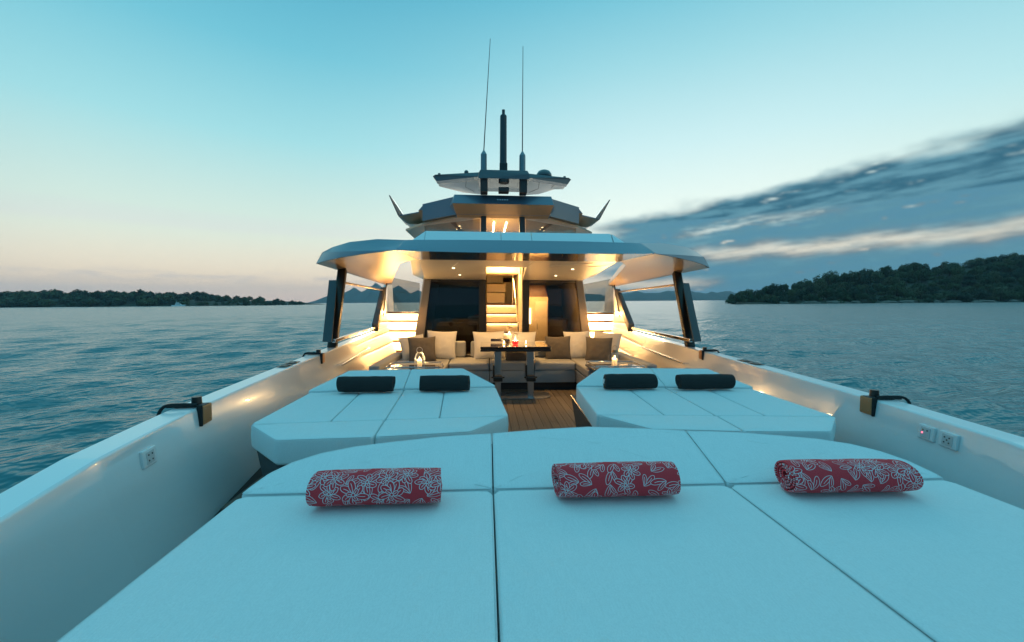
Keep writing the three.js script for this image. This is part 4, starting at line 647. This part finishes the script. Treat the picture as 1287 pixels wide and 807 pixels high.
function pillowGeo(w, h, t, seed) {
  const N = 22, rows = [[], []];
  for (const f of [0, 1]) for (let i = 0; i <= N; i++) { const row = []; for (let j = 0; j <= N; j++) { const u = j / N * 2 - 1, v = i / N * 2 - 1, pinch = 1 - 0.075 * (1 - v * v) * Math.pow(Math.abs(u), 3), pv = 1 - 0.075 * (1 - u * u) * Math.pow(Math.abs(v), 3), b = Math.pow(Math.max(0, (1 - Math.pow(Math.abs(u), 2.6)) * (1 - Math.pow(Math.abs(v), 2.6))), 0.55); const cr = 1 + 0.13 * fbm2(u * 1.7 + seed, v * 1.7 + f * 9, 3); row.push(new THREE.Vector3(u * w / 2 * pinch, v * h / 2 * pv, (f ? 1 : -1) * t / 2 * b * cr)); } rows[f].push(row); }
  const a = sheet(rows[1], 1.2), b = sheet(rows[0].map((r) => [...r].reverse()), 1.2); return mergeGeometries([prep(a), prep(b)]);
}
[ // x, centre y, d, w, h, dark, roll, lean, yaw, label
  [-1.70, 0.66, 7.28, 0.46, 0.44, 0, 0.12, -0.25, 0.5, 'beige pillow leaning at the sofa corner behind the brown pillow'],
  [-1.50, 0.665, 6.98, 0.46, 0.43, 1, 0.04, -0.2, 0.15, 'dark brown pillow standing behind the clear square lantern'],
  [-1.21, 0.715, 7.26, 0.52, 0.5, 0, -0.03, -0.22, 0.0, 'pale square pillow beside the brown pillow behind the square lantern'],
  [-0.38, 0.71, 7.26, 0.56, 0.5, 0, 0.03, -0.25, 0.05, 'pale pillow behind the table, next to the bare back cushion'],
  [0.19, 0.71, 7.26, 0.5, 0.5, 0, -0.04, -0.25, -0.05, 'pale pillow behind the red candle jar'],
  [0.10, 0.58, 7.05, 0.42, 0.3, 1, 0.0, -0.35, 0, 'low dark brown pillow lying under the table edge'],
  [0.83, 0.665, 7.2, 0.46, 0.42, 1, 0.02, -0.2, -0.05, 'dark brown pillow standing beside the table end'],
  [1.20, 0.71, 7.28, 0.5, 0.5, 0, 0.03, -0.22, 0.1, 'pale pillow between the two dark brown pillows'],
  [1.50, 0.655, 6.98, 0.46, 0.44, 1, -0.03, -0.2, -0.2, 'dark brown pillow standing behind the round lantern'],
  [1.70, 0.70, 7.24, 0.5, 0.5, 0, -0.1, -0.25, -0.45, 'pale pillow leaning at the sofa corner behind the round lantern'],
].forEach(([x, y, d, w, h, dk, ro, le, ya, label], i) => { const m = mesh('pillow', pillowGeo(w, h, 0.17, i * 3), dk ? M.pillowDark : M.pillowLight); m.rotation.order = 'YXZ'; m.position.copy(V(x, y, d)); m.rotation.set(le, ya, ro); tag(m, label, 'pillow', 'sofa pillows'); });
{
  const o = thing('dining_table', 'dark glossy cockpit table on two folding grey legs', 'table');
  mesh('table_top', [box(-0.52, 0.54, 0.725, 0.755, 6.13, 6.92, 0.008), box(-0.52, 0.54, 0.762, 0.80, 6.13, 6.92, 0.008)], M.tableTop, o);
  mesh('hinge_line', box(-0.5, 0.52, 0.753, 0.764, 6.145, 6.9), M.dark, o);
  for (const x of [-0.255, 0.245]) {
    mesh('leg', [box(x - 0.055, x + 0.055, 0.36, 0.724, 6.3, 6.37, 0.006)], M.steel, o); mesh('leg', [box(x - 0.045, x + 0.045, 0.012, 0.31, 6.2, 6.27, 0.006)], M.steel, o);
    mesh('leg_hinge', [box(x - 0.07, x + 0.07, 0.27, 0.33, 6.16, 6.4, 0.008), box(x - 0.075, x - 0.05, 0.3, 0.5, 6.27, 6.42, 0.006), bar(V(x - 0.1, 0.32, 6.24), V(x + 0.1, 0.32, 6.24), 0.012)], M.darkMetal, o);
  }
  mesh('foot_plate', plan([[-0.5, 6.13], [0.42, 6.13], [0.56, 6.25], [0.56, 6.6], [-0.5, 6.6]], 0.01, 0.02), M.steel, o);
  const f = mesh('folded_leaf', box(-0.36, -0.05, 0.82, 0.865, 6.75, 6.95, 0.008), M.tableTop, o);
}
/* trays, lanterns, candles */
function flameAt(o, x, y, z, i) { const g = new THREE.LatheGeometry([[0, 0], [0.006, 0.004], [0.0085, 0.012], [0.006, 0.026], [0, 0.042]].map(([a, b]) => new THREE.Vector2(a, b)), 12); g.translate(x, y, z); mesh('flame', g, M.flame, o); point(new THREE.Vector3(x, y + 0.018, z).add(o.position), i, 0.4); }
for (const s of [-1, 1]) {
  const o = thing('side_table', s < 0 ? 'low dark side table with chrome rail holding the square lantern' : 'low dark side table with chrome rail holding the round lantern', 'side table', V(0, 0, 0), 0, 'cockpit side tables');
  mesh('top', box(s * 1.06, s * 1.8, 0.50, 0.535, 5.62, 6.15, 0.012), M.darkLip, o);
  mesh('body', box(s * 1.1, s * 1.78, 0.0, 0.50, 5.66, 5.92, 0.01), M.base, o);
  const c = [[1.08, 5.64], [1.78, 5.64], [1.78, 6.13], [1.08, 6.13]].map(([x, d]) => V(s * x, 0.575, d));
  mesh('rail', [...c.map((p, i) => bar(p, c[(i + 1) % 4], 0.009, 8)), ...c.map((p) => bar(p, p.clone().setY(0.53), 0.007, 8))], M.chrome, o);
}
{
  const o = thing('square_lantern', 'clear glass square lantern with a lit cream candle', 'lantern', V(-1.355, 0.537, 5.78));
  const P = [[0.075, 0], [0.085, 0.02], [0.085, 0.15], [0.05, 0.215], [0.04, 0.225]];
  mesh('glass', new THREE.LatheGeometry(P.map(([x, y]) => new THREE.Vector2(x, y)), 4, Math.PI / 4), M.clear, o);
  mesh('frame', [0, 1, 2, 3].map((k) => { const a = k * Math.PI / 2 + Math.PI / 4, q = (r, y) => new THREE.Vector3(Math.cos(a) * r, y, Math.sin(a) * r); return mergeGeometries([bar(q(0.086, 0), q(0.086, 0.15), 0.003, 6), bar(q(0.086, 0.15), q(0.05, 0.215), 0.003, 6)].map(prep)); }), M.steel, o);
  mesh('base', new THREE.CylinderGeometry(0.087, 0.087, 0.008, 4, 1).rotateY(Math.PI / 4).translate(0, 0.004, 0), M.steel, o);
  mesh('handle', [new THREE.TorusGeometry(0.04, 0.003, 8, 24).translate(0, 0.255, 0)], M.steel, o);
  mesh('candle', new THREE.CylinderGeometry(0.035, 0.035, 0.11, 24).translate(0, 0.064, 0), M.wax, o); flameAt(o, 0, 0.122, 0, 0.5);
}
function roundLantern(name, label, pos, k, wax, glass, i) {
  const o = thing(name, label, 'lantern', pos);
  mesh('glass', new THREE.LatheGeometry([[0.05, 0], [0.062, 0.03], [0.085, 0.1], [0.075, 0.15], [0.04, 0.19], [0.035, 0.2]].map(([x, y]) => new THREE.Vector2(x * k, y * k)), 28), glass, o);
  mesh('base', new THREE.CylinderGeometry(0.055 * k, 0.06 * k, 0.012, 24).translate(0, 0.006, 0), M.bronze, o);
  mesh('lid', [new THREE.CylinderGeometry(0.03 * k, 0.045 * k, 0.03 * k, 20).translate(0, 0.205 * k, 0), new THREE.TorusGeometry(0.028 * k, 0.003, 8, 20).translate(0, 0.245 * k, 0)], M.bronze, o);
  mesh('candle', new THREE.CylinderGeometry(0.034 * k, 0.034 * k, 0.1 * k, 24).translate(0, 0.012 + 0.05 * k, 0), wax, o); flameAt(o, 0, 0.014 + 0.105 * k, 0, i);
}
roundLantern('round_lantern', 'round glass lantern with lit candle on the side table by the two-socket bulwark', V(1.4, 0.537, 5.78), 1.15, M.wax, M.clear, 0.5);
roundLantern('hurricane_lantern', 'small glass hurricane lantern standing behind the table', V(-0.05, 0.80, 6.85), 1.2, M.wax, M.clear, 0.35);
{
  const o = thing('candle_jar', 'red glass candle jar glowing in the middle of the table', 'candle', V(0.02, 0.801, 6.42));
  mesh('jar', new THREE.LatheGeometry([[0.04, 0], [0.062, 0.03], [0.064, 0.1], [0.045, 0.145], [0.04, 0.17]].map(([x, y]) => new THREE.Vector2(x, y)), 28), M.clear, o);
  mesh('candle', new THREE.CylinderGeometry(0.052, 0.04, 0.06, 24).translate(0, 0.034, 0), M.redWax, o); mesh('rim', new THREE.TorusGeometry(0.042, 0.005, 8, 24).rotateX(Math.PI / 2).translate(0, 0.17, 0), M.bronze, o); flameAt(o, 0, 0.072, 0, 0.35);
}
for (const [x, label] of [[-0.155, 'small tea light glass beside the red candle jar, nearer the hurricane lantern'], [0.195, 'small tea light glass beside the red candle jar, towards the brown pillow']]) {
  const o = thing('tea_light', label, 'candle', V(x, 0.801, 6.5), 0, 'tea lights on the table');
  mesh('glass', new THREE.LatheGeometry([[0.025, 0], [0.03, 0.02], [0.03, 0.05]].map(([a, b]) => new THREE.Vector2(a, b)), 20), M.clear, o); mesh('candle', new THREE.CylinderGeometry(0.022, 0.022, 0.015, 16).translate(0, 0.01, 0), M.wax, o); flameAt(o, 0, 0.018, 0, 0.08);
}
renderer.render(scene, camera);
